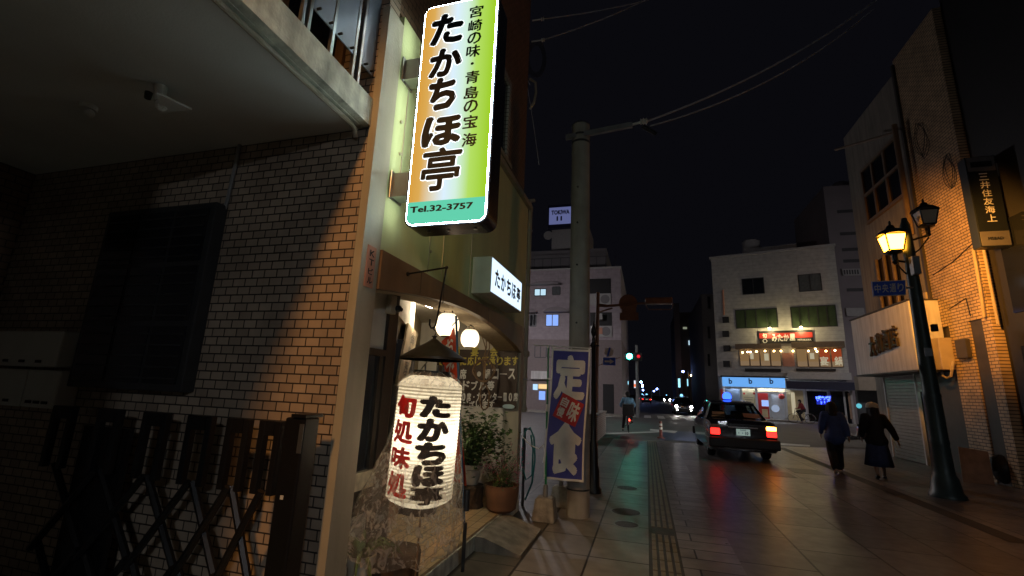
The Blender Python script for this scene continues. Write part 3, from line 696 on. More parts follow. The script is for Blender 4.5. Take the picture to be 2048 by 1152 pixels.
MB().cyl((LC.x - .01, LC.y, zb2 - .45), (LC.x - .005, LC.y, zb2 - .02), .006).build('cord', 'vine', LT)
view = math.atan2(CO.y - LC.y, CO.x - LC.x)         # the writing is turned a little to the street
def wrap(u, v):
    a = view + u / LR; q = Vector((LC.x + (lantern_r(v) + .007) * math.cos(a), LC.y + (lantern_r(v) + .007) * math.sin(a), v)); return LTILT @ q
def wraptext(s, u, w, zs, bold):
    bm = bmesh.new()
    out = MB()
    for ch, (a, b) in zip(s, zs):
        t = MB(); text_fit(t, ch, lambda p, q: (p, 0, q), u - w / 2, u + w / 2, b, a, bold if ch not in '亭味処' else .045)
        b2 = bmesh.new(); vs = [b2.verts.new(v) for v in t.v]
        for fc in t.f:
            try: b2.faces.new([vs[i] for i in fc])
            except ValueError: pass
        for k in range(-9, 10):
            xx = u + k * .022
            bmesh.ops.bisect_plane(b2, geom=b2.verts[:] + b2.edges[:] + b2.faces[:], plane_co=(xx, 0, 0), plane_no=(1, 0, 0))
        for v in b2.verts: v.co = wrap(v.co.x, v.co.z)
        out.bm(b2)
    return out
zz = lambda y: P(855, y).z
wraptext('たかちほ亭', .048, .215, [(zz(789), zz(831)), (zz(831), zz(876)), (zz(876), zz(921)), (zz(920), zz(962)), (zz(961), zz(998))], .075).build('black_lettering', 'ink', LT)
wraptext('旬処味処', -.165, .175, [(zz(791), zz(834)), (zz(838), zz(884)), (zz(890), zz(932)), (zz(938), zz(988))], .065).build('red_lettering', 'red_ink', LT)
LT2 = lamp('lantern_bulb', (LC.x, LC.y, (zt + zb2) / 2 + .03), 6.2, (1, .92, .76), LT, .07)
# thin plastic bag over the lantern
def plastic(name, lo, hi):
    m, N, L = _new(name)
    out = N.new('ShaderNodeOutputMaterial'); t = N.new('ShaderNodeBsdfTransparent'); t.inputs[0].default_value = (.96, .96, .96, 1)
    p = N.new('ShaderNodeBsdfPrincipled'); p.inputs['Base Color'].default_value = (.75, .75, .74, 1); p.inputs['Roughness'].default_value = .16
    tl = N.new('ShaderNodeBsdfTranslucent'); tl.inputs[0].default_value = (.8, .8, .78, 1)
    m1 = N.new('ShaderNodeMixShader'); m1.inputs[0].default_value = .45; L.new(p.outputs[0], m1.inputs[1]); L.new(tl.outputs[0], m1.inputs[2])
    tc = N.new('ShaderNodeTexCoord'); mp = N.new('ShaderNodeMapping'); mp.inputs['Scale'].default_value = (19, 19, 13); L.new(tc.outputs['Object'], mp.inputs[0])
    nz = N.new('ShaderNodeTexNoise'); nz.inputs['Scale'].default_value = 1; nz.inputs['Detail'].default_value = 7; nz.inputs['Distortion'].default_value = 1.6; L.new(mp.outputs[0], nz.inputs['Vector'])
    r = N.new('ShaderNodeValToRGB'); r.color_ramp.elements[0].position = .46; r.color_ramp.elements[1].position = .70; r.color_ramp.elements[0].color = (lo,) * 3 + (1,); r.color_ramp.elements[1].color = (hi,) * 3 + (1,); L.new(nz.outputs[0], r.inputs[0])
    bp = N.new('ShaderNodeBump'); bp.inputs['Strength'].default_value = .9; bp.inputs['Distance'].default_value = .02; L.new(nz.outputs[0], bp.inputs['Height']); L.new(bp.outputs[0], p.inputs['Normal'])
    mx = N.new('ShaderNodeMixShader'); L.new(r.outputs[0], mx.inputs[0]); L.new(t.outputs[0], mx.inputs[1]); L.new(m1.outputs[0], mx.inputs[2]); L.new(mx.outputs[0], out.inputs[0]); M[name] = m
plastic('clear_plastic', .035, .27); plastic('folded_plastic', .13, .58)
rnd = random.Random(3)
zl = P(800, 1100).z; bag = MB(); nb, nh = 56, 34; vs = []
ph = [rnd.uniform(0, 6.28) for _ in range(8)]
for i in range(nh + 1):
    q = i / nh; z = (zt + .03) * (1 - q) + zl * q
    base = lantern_r(max(zb2 + .12, min(z, zt))) + .018 if q < .5 else LR + .02 + .02 * math.sin((q - .5) * 6)
    if q < .06: base = LR * (.62 + q * 6)
    for k in range(nb):
        a = 2 * math.pi * k / nb
        w = .007 * math.sin(9 * a + ph[0] + 4 * q) + .005 * math.sin(17 * a + ph[1] - 9 * q) + .004 * math.sin(31 * q + 3 * a)
        amp = .9 + 2.6 * max(0, q - .45)
        lean = max(0, math.cos(a - math.pi - .2)) * .24 * max(0, q - .3) ** 1.2 * 2
        rr_ = base + w * amp + lean
        vs.append((LC.x + rr_ * math.cos(a), LC.y + rr_ * math.sin(a), z + (.02 * math.sin(3 * a + ph[2]) + .012 * math.sin(8 * a)) * q))
BG = thing('plastic_bag', 'crumpled clear plastic bag pulled down over the tall white lantern', 'bag', (LC.x, LC.y, zl))
for nm, r0, r1, mt in (('gathered_collar', 0, 3, 'folded_plastic'), ('taut_film', 3, 16, 'clear_plastic'), ('loose_skirt', 16, nh, 'folded_plastic')):
    g_ = MB(); g_.add(vs[r0 * nb:(r1 + 1) * nb], [(i * nb + k, i * nb + (k + 1) % nb, (i + 1) * nb + (k + 1) % nb, (i + 1) * nb + k) for i in range(r1 - r0) for k in range(nb)]); g_.build(nm, mt, BG, smooth=True)
# ================================================================== red banner on a blue pole
mat('blue_pole', (.02, .10, .22), .4, var=.1); mat('red_cloth', (.52, .055, .015), .8, var=.1); mat('white_cloth', (.7, .68, .64), .8)
pb = G(925, 1143); YP = pb.y - .0
T = thing('banner', 'orange red banner on a blue pole behind the big white lantern', 'banner', (pb.x, YP, 0))
pt = Y(912, 632, YP)
MB().cyl((pb.x, YP, .30), (pt.x, YP, pt.z), .012).build('pole', 'blue_pole', T)
MB().cyl((pb.x, YP, 0), (pb.x, YP, .40), .017).cyl((pb.x, YP, .5), (pb.x, YP, .68), .03, .03, 8).build('pole_socket', 'dark_metal', T)
cr = MB().cyl((pt.x + .03, YP, pt.z - .03), (pt.x - .20, YP + .16, pt.z - .17), .006); cr.build('cross_bar', 'blue_pole', T)
def cloth(u, v):   # u 0..1 away from the pole, v 0 top .. 1 bottom
    x = pt.x - .02 - .20 * u + (pb.x - pt.x) * v; return Vector((x + .006 * math.sin(9 * v + 3 * u), YP + .02 + .16 * u + .014 * math.sin(7 * v + 4 * u), pt.z - .10 - .14 * u - 1.50 * v * (1 - .1 * u)))
def grid(f, nu, nv):
    m = MB(); m.add([f(i / nu, j / nv) for j in range(nv + 1) for i in range(nu + 1)], [(j * (nu + 1) + i, j * (nu + 1) + i + 1, (j + 1) * (nu + 1) + i + 1, (j + 1) * (nu + 1) + i) for j in range(nv) for i in range(nu)]); return m
c_ = grid(cloth, 8, 30).build('cloth', 'red_cloth', T, smooth=True)
tx = MB()
for k, ch in enumerate('おでん'): text_fit(tx, ch, lambda u, v: cloth(u, v) + Vector((.004, -.006, 0)), .75, .25, .16 + k * .17, .03 + k * .17, .02)
tx.build('lettering', 'white_cloth', T)
# ================================================================== hanging wooden board, camera, plants in the porch
pts = [OW(813, 646, .05), OW(834, 668, .05), OW(806, 773, .09), OW(789, 770, .09)]
T = thing('wooden_board', 'weathered pale wooden name board hanging on the entrance wall', 'sign', tuple(pts[3]))
MB().slab([tuple(p) for p in pts], ON * .02).build('plank', 'old_wood', T)
tx = MB(); fq = lambda u, v: (pts[0] * (1 - u) * v + pts[1] * u * v + pts[2] * u * (1 - v) + pts[3] * (1 - u) * (1 - v)) + ON * .0225
mat('faded_ink', (.12, .10, .08), .8)
text_col(tx, '御料理', fq, .55, .93, .12, .42, .01, .8).build('faint_lettering', 'faded_ink', T)
MB().tube([pts[0] + Vector((-.05, 0, .02)), pts[0]], .004, 5).build('cord', 'black_metal', T)
c = X(784, 608, -1.93); T = thing('security_camera', 'small beige security camera on the dark door post', 'security camera', tuple(c))
MB().bbox(c.x - .03, c.x + .02, c.y - .04, c.y + .04, c.z - .08, c.z + .07, .006).build('housing', 'beige_paint', T)
MB().ball((c.x + .03, c.y + .05, c.z - .03), .03, 14).cyl((c.x + .03, c.y + .05, c.z - .03), (c.x + .065, c.y + .045, c.z - .04), .016).build('lens', 'black_metal', T)
cb = MB().tube([OW(797, 640, .01), OW(794, 680, .012), OW(796, 700, .012), OW(800, 760, .015)], .004, 5)
tag(cb.build('cable', 'white_plastic'), 'thin white cable hanging beside the dark door post', 'cable')

def leaves(mb, pts, size, n, rnd, droop=.3, lobes=False):
    for p in pts:
        for _ in range(n):
            o = Vector((rnd.gauss(0, 1), rnd.gauss(0, 1), rnd.gauss(0, .8))) * size * 1.5
            d = Vector((rnd.uniform(-1, 1), rnd.uniform(-1, 1), rnd.uniform(-.6, .5))).normalized(); s = d.cross(Vector((rnd.uniform(-.3, .3), rnd.uniform(-.3, .3), 1))).normalized()
            l = size * rnd.uniform(.7, 1.3); c = Vector(p) + o; w = l * .42; up = d.cross(s) * l * .12
            a = c; b = c + d * l
            if lobes:
                mb.add([a, c + d * l * .3 + s * w * .5, c + d * l * .35 + s * w * 1.25, c + d * l * .62 + s * w * .55, b, c + d * l * .62 - s * w * .55, c + d * l * .35 - s * w * 1.25, c + d * l * .3 - s * w * .5, c + d * l * .45 + up], [(0, 1, 8), (1, 2, 3, 8), (3, 4, 8), (4, 5, 8), (5, 6, 7, 8), (7, 0, 8)])
            else: mb.add([a, c + d * l * .5 + s * w * .5 + up, b, c + d * l * .5 - s * w * .5 + up], [(0, 1, 2), (0, 2, 3)])
mat('leaf_green', (.085, .15, .045), .45, var=.5, scale=25); mat('leaf_dark', (.03, .06, .022), .4, var=.5, scale=25); mat('petal', (.60, .06, .20), .6, var=.4, scale=30)
mat('ceramic', (.62, .58, .48), .35, var=.1, dirt=.15); mat('terracotta', (.16, .085, .05), .75, var=.3, bump=.2); mat('bark', (.075, .05, .03), .9, var=.5, scale=18, bump=.8, bscale=30)
FZ = .15
# ivy tree in a white pot on a stump
yv = 5.75; sp_ = Y(940, 985, yv); T0 = thing('tree_stump', 'short dark log serving as stand for the white pot', 'log', (sp_.x, yv, FZ))
zs = Y(940, 968, yv).z
rr_ = random.Random(5); lg = MB().lathe((sp_.x, yv, 0), [(.17, FZ), (.165, FZ + .06), (.17, zs - .02), (.16, zs)], 22); lg.v = [(x + rr_.uniform(-.008, .008), y + rr_.uniform(-.008, .008), z) for x, y, z in lg.v]; lg.build('bark', 'bark', T0)
T = thing('ivy_tree', 'bushy green potted ivy in an ornate white pot on a log', 'potted plant', (sp_.x, yv, zs))
zr = Y(940, 927, yv).z; k = (Y(961, 927, yv).x - Y(919, 927, yv).x) / 2
MB().lathe((sp_.x, yv, 0), [(k * .62, zs + .002), (k * .72, zs + .03), (k * .74, zs + .05), (k * .82, (zs + zr) / 2), (k * .84, zr - .07), (k * 1.02, zr - .055), (k * 1.05, zr - .01), (k * 1.0, zr), (k * .88, zr - .004), (k * .84, zr - .05)], 32).build('pot', 'ceramic', T, smooth=35)
tr = MB()
for j in range(14):
    a = 2 * math.pi * j / 14; p = Vector((sp_.x + k * .84 * math.cos(a), yv + k * .84 * math.sin(a), (zs + zr) / 2 + .03)); tr.tube([p + Vector((-.02, 0, -.03)), p + Vector((0, 0, .02)), p + Vector((.02, 0, -.02))], .007, 5)
tr.build('relief', 'ceramic', T)
MB().lathe((sp_.x, yv, zr - .03), [(k * .86, 0), (.01, .015)], 20).build('soil', 'soil', T)
rr_ = random.Random(11); tips = []; stm = MB()
for (tx_, ty_) in ((935, 850), (925, 870), (945, 880), (930, 900), (950, 905), (925, 845), (938, 830), (975, 865), (985, 835), (992, 860), (998, 885), (965, 880), (972, 840), (960, 895), (988, 905), (922, 890), (950, 858), (935, 915)):
    tp = Y(tx_, ty_, yv + rr_.uniform(-.15, .1)); b0 = Vector((sp_.x + rr_.uniform(-.05, .05), yv + rr_.uniform(-.05, .05), zr - .03)); mid = b0.lerp(tp, .5) + Vector((rr_.uniform(-.04, .04), rr_.uniform(-.04, .04), .05))
    stm.tube([b0, mid, tp], [.008, .006, .003], 5); tips += [tp, mid.lerp(tp, .6), mid.lerp(tp, .3)]
stm.build('stems', 'bark', T)
lf = MB(); leaves(lf, tips, .068, 20, rr_, lobes=True); lf.build('foliage', 'leaf_green', T)
# pink flowers in a brown bowl
yf = 5.7; fp = Y(1003, 1003, yf); T = thing('flower_pot', 'pink flowering plant in a round brown bowl on the porch tiles', 'potted plant', (fp.x, yf, FZ))
zr = Y(1003, 968, yf).z; k = .21
MB().lathe((fp.x, yf, 0), [(k * .6, FZ), (k * .85, FZ + .04), (k * 1.0, zr - .05), (k * .98, zr - .01), (k * 1.02, zr), (k * .9, zr), (k * .88, zr - .03)], 30).build('bowl', 'terracotta', T, smooth=35)
MB().lathe((fp.x, yf, zr - .03), [(k * .9, 0), (.01, .01)], 20).build('soil', 'soil', T)
tips, low, stm = [], [], MB()
for j in range(46):
    tp = Y(1003 + rr_.uniform(-36, 38), 945 - abs(rr_.gauss(0, 20)) + rr_.uniform(-10, 22), yf + rr_.uniform(-.18, .12)); b0 = Vector((fp.x + rr_.uniform(-.1, .1), yf + rr_.uniform(-.1, .1), zr - .02))
    stm.tube([b0, b0.lerp(tp, .6) + Vector((0, 0, .02)), tp], .0025, 4); tips.append(tp); low.append(b0.lerp(tp, rr_.uniform(.15, .7)))
stm.build('stems', 'leaf_dark', T)
lf = MB(); leaves(lf, low, .038, 12, rr_); lf.build('foliage', 'leaf_green', T)
lf = MB(); leaves(lf, tips, .026, 9, rr_); lf.build('blossom', 'petal', T)
# spiky plant in a white pot on the near edge of the porch
ys = 2.9; fp = Y(722, 1120, ys); T = thing('spiky_plant', 'spiky long-leaved plant in a plain white pot beside the column', 'potted plant', (fp.x, ys, 0))
zr = Y(722, 1107, ys).z; k = (Y(747, 1107, ys).x - Y(697, 1107, ys).x) / 2
MB().lathe((fp.x, ys, 0), [(k * .72, .151), (k * .86, zr - .06), (k * 1.02, zr - .055), (k * 1.04, zr), (k * .92, zr), (k * .9, zr - .04)], 30).build('pot', 'ceramic', T, smooth=35)
MB().lathe((fp.x, ys, zr - .03), [(k * .92, 0), (.01, .012)], 20).build('soil', 'soil', T)
lf = MB()
for j in range(26):
    a = rr_.uniform(0, 6.28); ln = rr_.uniform(.18, .34); el = rr_.uniform(.35, 1.35); pr = []
    b0 = Vector((fp.x + .03 * math.cos(a), ys + .03 * math.sin(a), zr - .02)); sd = Vector((-math.sin(a), math.cos(a), 0))
    for s in range(6):
        q = s / 5; e2 = el - .9 * q * q; b = b0 + Vector((math.cos(a) * math.cos(e2), math.sin(a) * math.cos(e2), math.sin(e2))) * ln * q; w = .017 * (1 - q ** 1.6) + .001; pr.append((b - sd * w, b + Vector((0, 0, -.006)), b + sd * w))
    o = [v for t_ in pr for v in t_]; lf.add(o, [(3 * s + j2, 3 * s + j2 + 1, 3 * s + j2 + 4, 3 * s + j2 + 3) for s in range(5) for j2 in range(2)])
lf.build('leaves', 'leaf_green', T, smooth=True)
st_ = Y(792, 1130, 3.2); lg = MB().lathe((st_.x, 3.2, 0), [(.17, FZ), (.165, .3), (.17, Y(792, 1098, 3.2).z)], 22); lg.v = [(x + rr_.uniform(-.008, .008), y + rr_.uniform(-.008, .008), z) for x, y, z in lg.v]
T0 = thing('tree_stump', 'dark log standing under the plastic bag beside the spiky plant', 'log', (st_.x, 3.2, FZ)); lg.build('bark', 'bark', T0)
# ================================================================== things along the left kerb
mat('pole_concrete', (.36, .35, .31), .85, var=.18, scale=5, bump=.25, bscale=60, dirt=.2)
mat('green_pole', (.02, .20, .08), .4, var=.1); mat('flag_blue', (.05, .055, .27), .8, var=.1, scale=5); mat('hose_teal', (.015, .14, .15), .35, var=.1)
mat('block', (.34, .32, .27), .9, var=.35, scale=14, bump=.7, bscale=60, dirt=.3); mat('ramp_rubber', (.27, .25, .215), .8, var=.3, scale=9, bump=.5, bscale=70, dirt=.25)
mat('flag_red', (.42, .03, .03), .8, var=.1); mat('copper_cable', (.45, .45, .47), .7)
up = G(1155, 1032); UY = 6.5; UX = -.905
T = thing('utility_pole', 'tall round concrete utility pole beside the blue and white banner', 'utility pole', (UX, UY, 0))
MB().cyl((UX, UY, 0), (UX, UY, 5.72), .152, .138, 36).build('shaft', 'pole_concrete', T, smooth=40)
MB().lathe((UX, UY, 5.72), [(.139, 0), (.142, .01), (.12, .035), (.02, .05)], 30).build('cap', 'dark_metal', T)
MB().lathe((UX, UY, .33), [(.156, 0), (.156, .02)], 30).lathe((UX, UY, 5.4), [(.146, 0), (.146, .03)], 30).lathe((UX, UY, 5.52), [(.146, 0), (.146, .03)], 30).build('band', 'dark_metal', T)
hl = MB()
for z in (4.62, 4.05, 2.55, 3.4): hl.cyl((UX - .02, UY - .158, z), (UX - .02, UY - .12, z), .014)
hl.build('step_hole', 'black_metal', T)
ax = MB(); e1, e2 = Vector((UX - .22, UY - .13, 5.46)), Vector(Y(1265, 252, UY - .13)); d = (e2 - e1)
ax.slab([e1, e2, e2 + Vector((0, .06, 0)), e1 + Vector((0, .06, 0))], (0, 0, .075)); ax.build('cross_arm', 'grey_metal', T)
ins = MB(); q = Vector(Y(1287, 243, UY - .1))
ins.cyl(e2 + Vector((-.02, .03, .04)), q, .02).lathe(q, [(.02, -.05), (.05, -.04), (.03, -.02), (.055, 0), (.03, .02), (.05, .04), (.02, .06)], 14, axis='x').build('insulator', 'white_plastic', T)
MB().cyl(Vector(Y(1285, 252, UY - .1)), Vector(Y(1312, 268, UY)), .035, .03).build('cable_clamp', 'black_metal', T)
# overhead wires
def wire(a, b, s, r, label, m='copper_cable'):
    o = MB().tube(sag(a, b, s, 24), r, 6).build('overhead_wire', m); return tag(o, label, 'wire', 'overhead wires')
Q = Y(1290, 244, 6.4)
wire(Q, Y(1760, -6, 9.0) , .22, .014, 'upper of two wires running from the insulator on the concrete pole up to the right')
wire(Y(1300, 252, 6.4), Y(1745, 20, 9.0), .30, .011, 'lower of two wires running from the insulator on the concrete pole up to the right')
wire(Y(1085, 38, 6.6), Y(1320, -6, 8.5), .05, .010, 'upper wire leaving the top of the tiled building', )
wire(Y(1085, 80, 6.6), Y(1330, -20, 8.5), .08, .010, 'lower wire leaving the top of the tiled building below the first')
wire(Y(975, -5, 6.38), Y(1060, 170, 6.6), .0, .006, 'thin wire slanting across the tiled upper wall', )
wire(Y(1055, 175, 6.65), Y(1078, 330, 6.7), -.04, .005, 'thin wire hanging loose beside the end of the tiled wall')
wire(Y(1885, 190, 14.2), Y(2060, 60, 12.0), .1, .014, 'wire leaving the orange brick wall up to the right')
# cable bracket on the building end
T = thing('cable_bracket', 'tangle of cable brackets and coiled cable high on the end of the tiled wall', 'cable bracket', tuple(Y(1068, 110, 6.62)))
b_ = MB(); p0 = Y(1058, 52, 6.62)
for (x, y) in ((1085, 38), (1086, 80)):
    q = Y(x, y, 6.62); b_.cyl(Vector((-1.8, 6.61, q.z)), q, .012).lathe(q, [(.012, -.03), (.035, -.02), (.02, 0), (.035, .02), (.012, .03)], 12, axis='x')
b_.build('insulator', 'white_plastic', T)
b_ = MB()
for s in range(4): b_.tube([Y(1072 + (14 + 2 * s) * math.cos(a), 118 + (28 + 3 * s) * math.sin(a), 6.62 + .01 * s) for a in [2 * math.pi * k / 20 for k in range(21)]], .006, 5, cap=False)
b_.build('coil', 'dark_metal', T)
MB().tube([Y(1060, 158, 6.62), Y(1071, 165, 6.62), Y(1072, 185, 6.62), Y(1068, 205, 6.62), Y(1060, 218, 6.62)], .022, 8).build('bent_conduit', 'pvc', T)
# rain pipe at the corner of the building
PY = 6.72; px_ = lambda x, y: Y(x, y, PY)
T = thing('rain_pipe', 'pale rain pipe with joints running down the corner beside the porch', 'pipe', (px_(1054, 830).x, PY, px_(1054, 830).z))
pp = MB(); x0 = px_(1055, 600).x
pp.tube([Vector((x0 - .12, PY, 4.60)), Vector((x0 - .02, PY, 4.58)), Vector((x0 + .01, PY, 4.50)), Vector((x0, PY, 4.4)), Vector((x0, PY, 1.3))], .033, 12).build('pipe', 'pvc', T, smooth=40)
jn = MB()
for z, r in ((4.1, .036), (2.13, .06), (1.32, .045), (1.75, .036), (3.2, .036)): jn.lathe((x0, PY, z), [(.034, -.045), (r, -.03), (r, .03), (.034, .045)], 14)
jn.build('joint', 'pvc', T)
MB().box(x0 - .18, x0 + .07, PY - .03, PY + .03, 4.60, 4.635).cyl((x0 - .16, PY, 4.6), (x0 - .16, PY, 4.25), .02).build('gutter_end', 'pvc', T)
cl = MB()
for z in (4.1, 3.2, 1.75): cl.box(x0 - .09, x0 + .04, PY - .038, PY + .02, z - .01, z + .01)
cl.build('clip', 'grey_metal', T)
px2 = px_(1083, 800).x - .04
# teal hose looped on a standpipe, dark posts behind
T = thing('garden_hose', 'teal garden hose looped on a standpipe beside the porch corner', 'hose', (x0 + .1, 6.66, 0))
hs = MB(); H = lambda x, y, yy=6.6: Y(x, y, yy)
hs.tube([H(1050, 862), H(1060, 855), H(1068, 875), H(1070, 920), H(1064, 965), H(1050, 1000)], .013, 8).tube([H(1052, 858), H(1046, 880), H(1044, 930), H(1052, 960), H(1064, 950), H(1066, 900), H(1062, 870)], .012, 8)
hs.build('hose', 'hose_teal', T, smooth=True)
MB().cyl((x0 + .03, 6.7, 0), (x0 + .03, 6.7, H(1055, 858).z), .02).cyl((x0 + .03, 6.7, H(1055, 858).z), (x0 + .12, 6.62, H(1055, 858).z), .014).build('standpipe', 'dark_metal', T)
tag(MB().tube([Y(1042, 870, 6.55), Y(1060, 890, 6.3), Y(1078, 898, 6.05), Y(1086, 890, 5.98), Y(1090, 905, 5.98), Y(1086, 925, 5.98)], .006, 6).build('rope', 'white_cloth'), 'pale rope tied between the porch corner and the green flag pole', 'rope')
# concrete flag blocks
def block(px0, px1, py, h, label):
    a, b = G(px0, py), G(px1, py); w = (b.x - a.x) / 2; cx_, cy_ = (a.x + b.x) / 2, a.y + w
    T = thing('concrete_block', label, 'concrete block', (cx_, cy_, 0), 'flag weights by the pole')
    bm = bmesh.new(); bmesh.ops.create_cube(bm, size=2)
    for v in bm.verts:
        s = w if v.co.z < 0 else w * .74; v.co = Vector((cx_ + v.co.x * s, cy_ + v.co.y * s, .001 if v.co.z < 0 else h))
    bmesh.ops.bevel(bm, geom=bm.edges[:], offset=.012, segments=2, affect='EDGES')
    MB().bm(bm).build('body', 'block', T); return cx_, cy_, T
b1 = block(1062, 1112, 1043, .27, 'rough concrete block carrying the green flag pole'); b2 = block(1098, 1140, 1014, .27, 'rough concrete block behind, next to the foot of the utility pole')
MB().cyl((b1[0], b1[1], .271), (b1[0], b1[1], .42), .03).build('socket', 'grey_metal', b1[2]); MB().cyl((b2[0], b2[1], .271), (b2[0], b2[1], .36), .03).build('socket', 'grey_metal', b2[2])
# blue and white banner
FY = b1[1]; fb = Vector((b1[0], FY, .30)); tp = Y(1097, 693, FY)
T = thing('banner', 'blue and white banner with red diamond on a green pole by the utility pole', 'banner', (fb.x, FY, .27))
MB().cyl(fb + Vector((0, -.0, .12)), Vector((tp.x, FY, 1.35)), .014).cyl((tp.x, FY, 1.35), (tp.x, FY, tp.z), .011).build('pole', 'green_pole', T)
MB().cyl((tp.x - .01 * 0, FY, 1.33), (tp.x, FY, 1.42), .018).cyl((tp.x, FY, tp.z - .02), (tp.x, FY, tp.z + .02), .018).build('pole_joint', 'white_plastic', T)
a, b = Y(1068, 690, FY), Y(1183, 697, FY); MB().cyl(a, b, .007).build('cross_bar', 'white_plastic', T)
TL, TR, BR, BL = Y(1104, 697, FY), Y(1181, 700, FY), Y(1167, 966, FY), Y(1088, 958, FY)
def fl(u, v):   # u 0 left..1 right, v 0 bottom..1 top
    p = (TL * (1 - u) + TR * u) * v + (BL * (1 - u) + BR * u) * (1 - v)
    p.x += .02 * math.sin(5 * (1 - v) + 1.2) * (1 - v); p.y += (.035 * math.sin(6.5 * (1 - v) + 2.2 * u) + .018 * math.sin(9 * u + 3 * v)) * (1 - v * .6); return p
grid(fl, 16, 44).build('cloth', 'flag_blue', T, smooth=True)
def on(f, off=.006): return lambda u, v: f(u, v) + Vector((0, -off, 0))
def densify(mb, f, n=4, step=.06):
    """cut flat lettering finely, then lay it on the cloth"""
    bm = bmesh.new(); vs = [bm.verts.new(v) for v in mb.v]
    for fc in mb.f:
        try: bm.faces.new([vs[i] for i in fc])
        except ValueError: pass
    for ax_ in (0, 2):
        k = 0.0
        while k < 1.0:
            no = (1, 0, 0) if ax_ == 0 else (0, 0, 1); co = (k, 0, 0) if ax_ == 0 else (0, 0, k)
            bmesh.ops.bisect_plane(bm, geom=bm.verts[:] + bm.edges[:] + bm.faces[:], plane_co=co, plane_no=no); k += step if ax_ == 0 else step * .6
    for v in bm.verts: v.co = f(v.co.x, v.co.z)
    return MB().bm(bm)
flat = lambda u, v: (u, 0, v)
t_ = MB(); text_fit(t_, '定', flat, .10, .92, .60, .955, .05); text_fit(t_, '食', flat, .10, .92, .04, .44, .05, .03)
densify(t_, on(fl)).build('white_lettering', 'white_cloth', T)
eg = MB()
for (u0, u1, v0, v1) in ((0, .045, 0, 1), (.955, 1, 0, 1), (.046, .954, 0, .016), (.046, .954, .984, 1)): eg.quad((u0, 0, v0), (u1, 0, v0), (u1, 0, v1), (u0, 0, v1))
densify(eg, on(fl, .004)).build('white_border', 'white_cloth', T)
dm = MB().quad((.14, 0, .475), (.74, 0, .40), (.93, 0, .575), (.36, 0, .655)); densify(dm, on(fl, .009)).build('red_diamond', 'flag_red', T)
t_ = MB(); dq = lambda u, v: (.14 + .60 * u + .20 * v, 0, .475 - .075 * u + .18 * v)
text_fit(t_, '味', dq, .50, .93, .12, .92, .03); text_fit(t_, '自', dq, .10, .40, .52, .90, .03); text_fit(t_, '慢', dq, .10, .40, .10, .48, .03)
densify(t_, on(fl, .013)).build('diamond_lettering', 'white_cloth', T)
tb_ = MB()
for u in (.04, .5, .97): p = fl(u, 1); tb_.box(p.x - .012, p.x + .012, p.y - .012, p.y + .01, p.z, p.z + .03)
for v in (.75, .5, .25, .02): p = fl(0, v); q = Vector((tp.x + (fb.x - tp.x) * (1 - v), FY, p.z)); tb_.box(min(p.x, q.x), max(p.x, q.x), FY - .012, FY + .012, p.z, p.z + .022)
tb_.build('loop', 'white_cloth', T)
# loading ramp at the step
ra = [G(1083, 1062), G(1045, 1113), G(962, 1092)]
y0, y1 = 4.72, 5.66; pr = [(-1.69, .0), (-1.215, .0), (-1.215, .02), (-1.60, .135), (-1.69, .135)]
bm_ = MB().prism(pr, y0, y1, 'y'); tag(bm_.build('step_ramp', 'ramp_rubber'), 'worn grey wedge ramp leaning against the tiled step', 'ramp')
# black street lamp post on the left kerb (its lantern is hidden; the post ends in a finial)
def iron_post(x, y, h, label, lit_arms=(), name='lamp_post', group=None):
    T = thing(name, label, 'street lamp', (x, y, 0), group)
    MB().lathe((x, y, 0), [(.13, 0), (.13, .06), (.10, .10), (.095, .35), (.075, .42), (.07, .75), (.05, .8), (.042, 1.2), (.036, h - .35), (.05, h - .33), (.05, h - .28), (.03, h - .25)], 16).build('post', 'black_metal', T, smooth=40)
    MB().lathe((x, y, 0), [(.03, h - .25), (.03, h - .2), (.018, h - .17), (.05, h - .08), (.045, h - .03), (.012, h + .06), (.004, h + .12)], 12).cyl((x - .1, y, h - .32), (x + .1, y, h - .32), .012).build('finial', 'black_metal', T)
    return T
bp_ = G(1187, 985)
iron_post(-.87, 8.05, Y(1194, 655, 8.05).z, 'slim black iron post with spear finial just behind the concrete pole')
# low tiled planter wall
bricks('planter_tile', (.45, .40, .34), (.40, .35, .30), (.12, .11, .1), .22, .07, 'yz', rough=.55)
ZT = .82
pl_ = thing('planter_wall', 'low pale tiled planter wall at the street corner beyond the black post', 'wall', (-1.7, 20, 0))
MB().box(-2.4, -1.62, 16.2, 19.6, -.02, ZT).build('body', 'planter_tile', pl_); MB().box(-2.44, -1.59, 16.16, 19.64, ZT, ZT + .06).build('coping', 'kerb_stone', pl_)
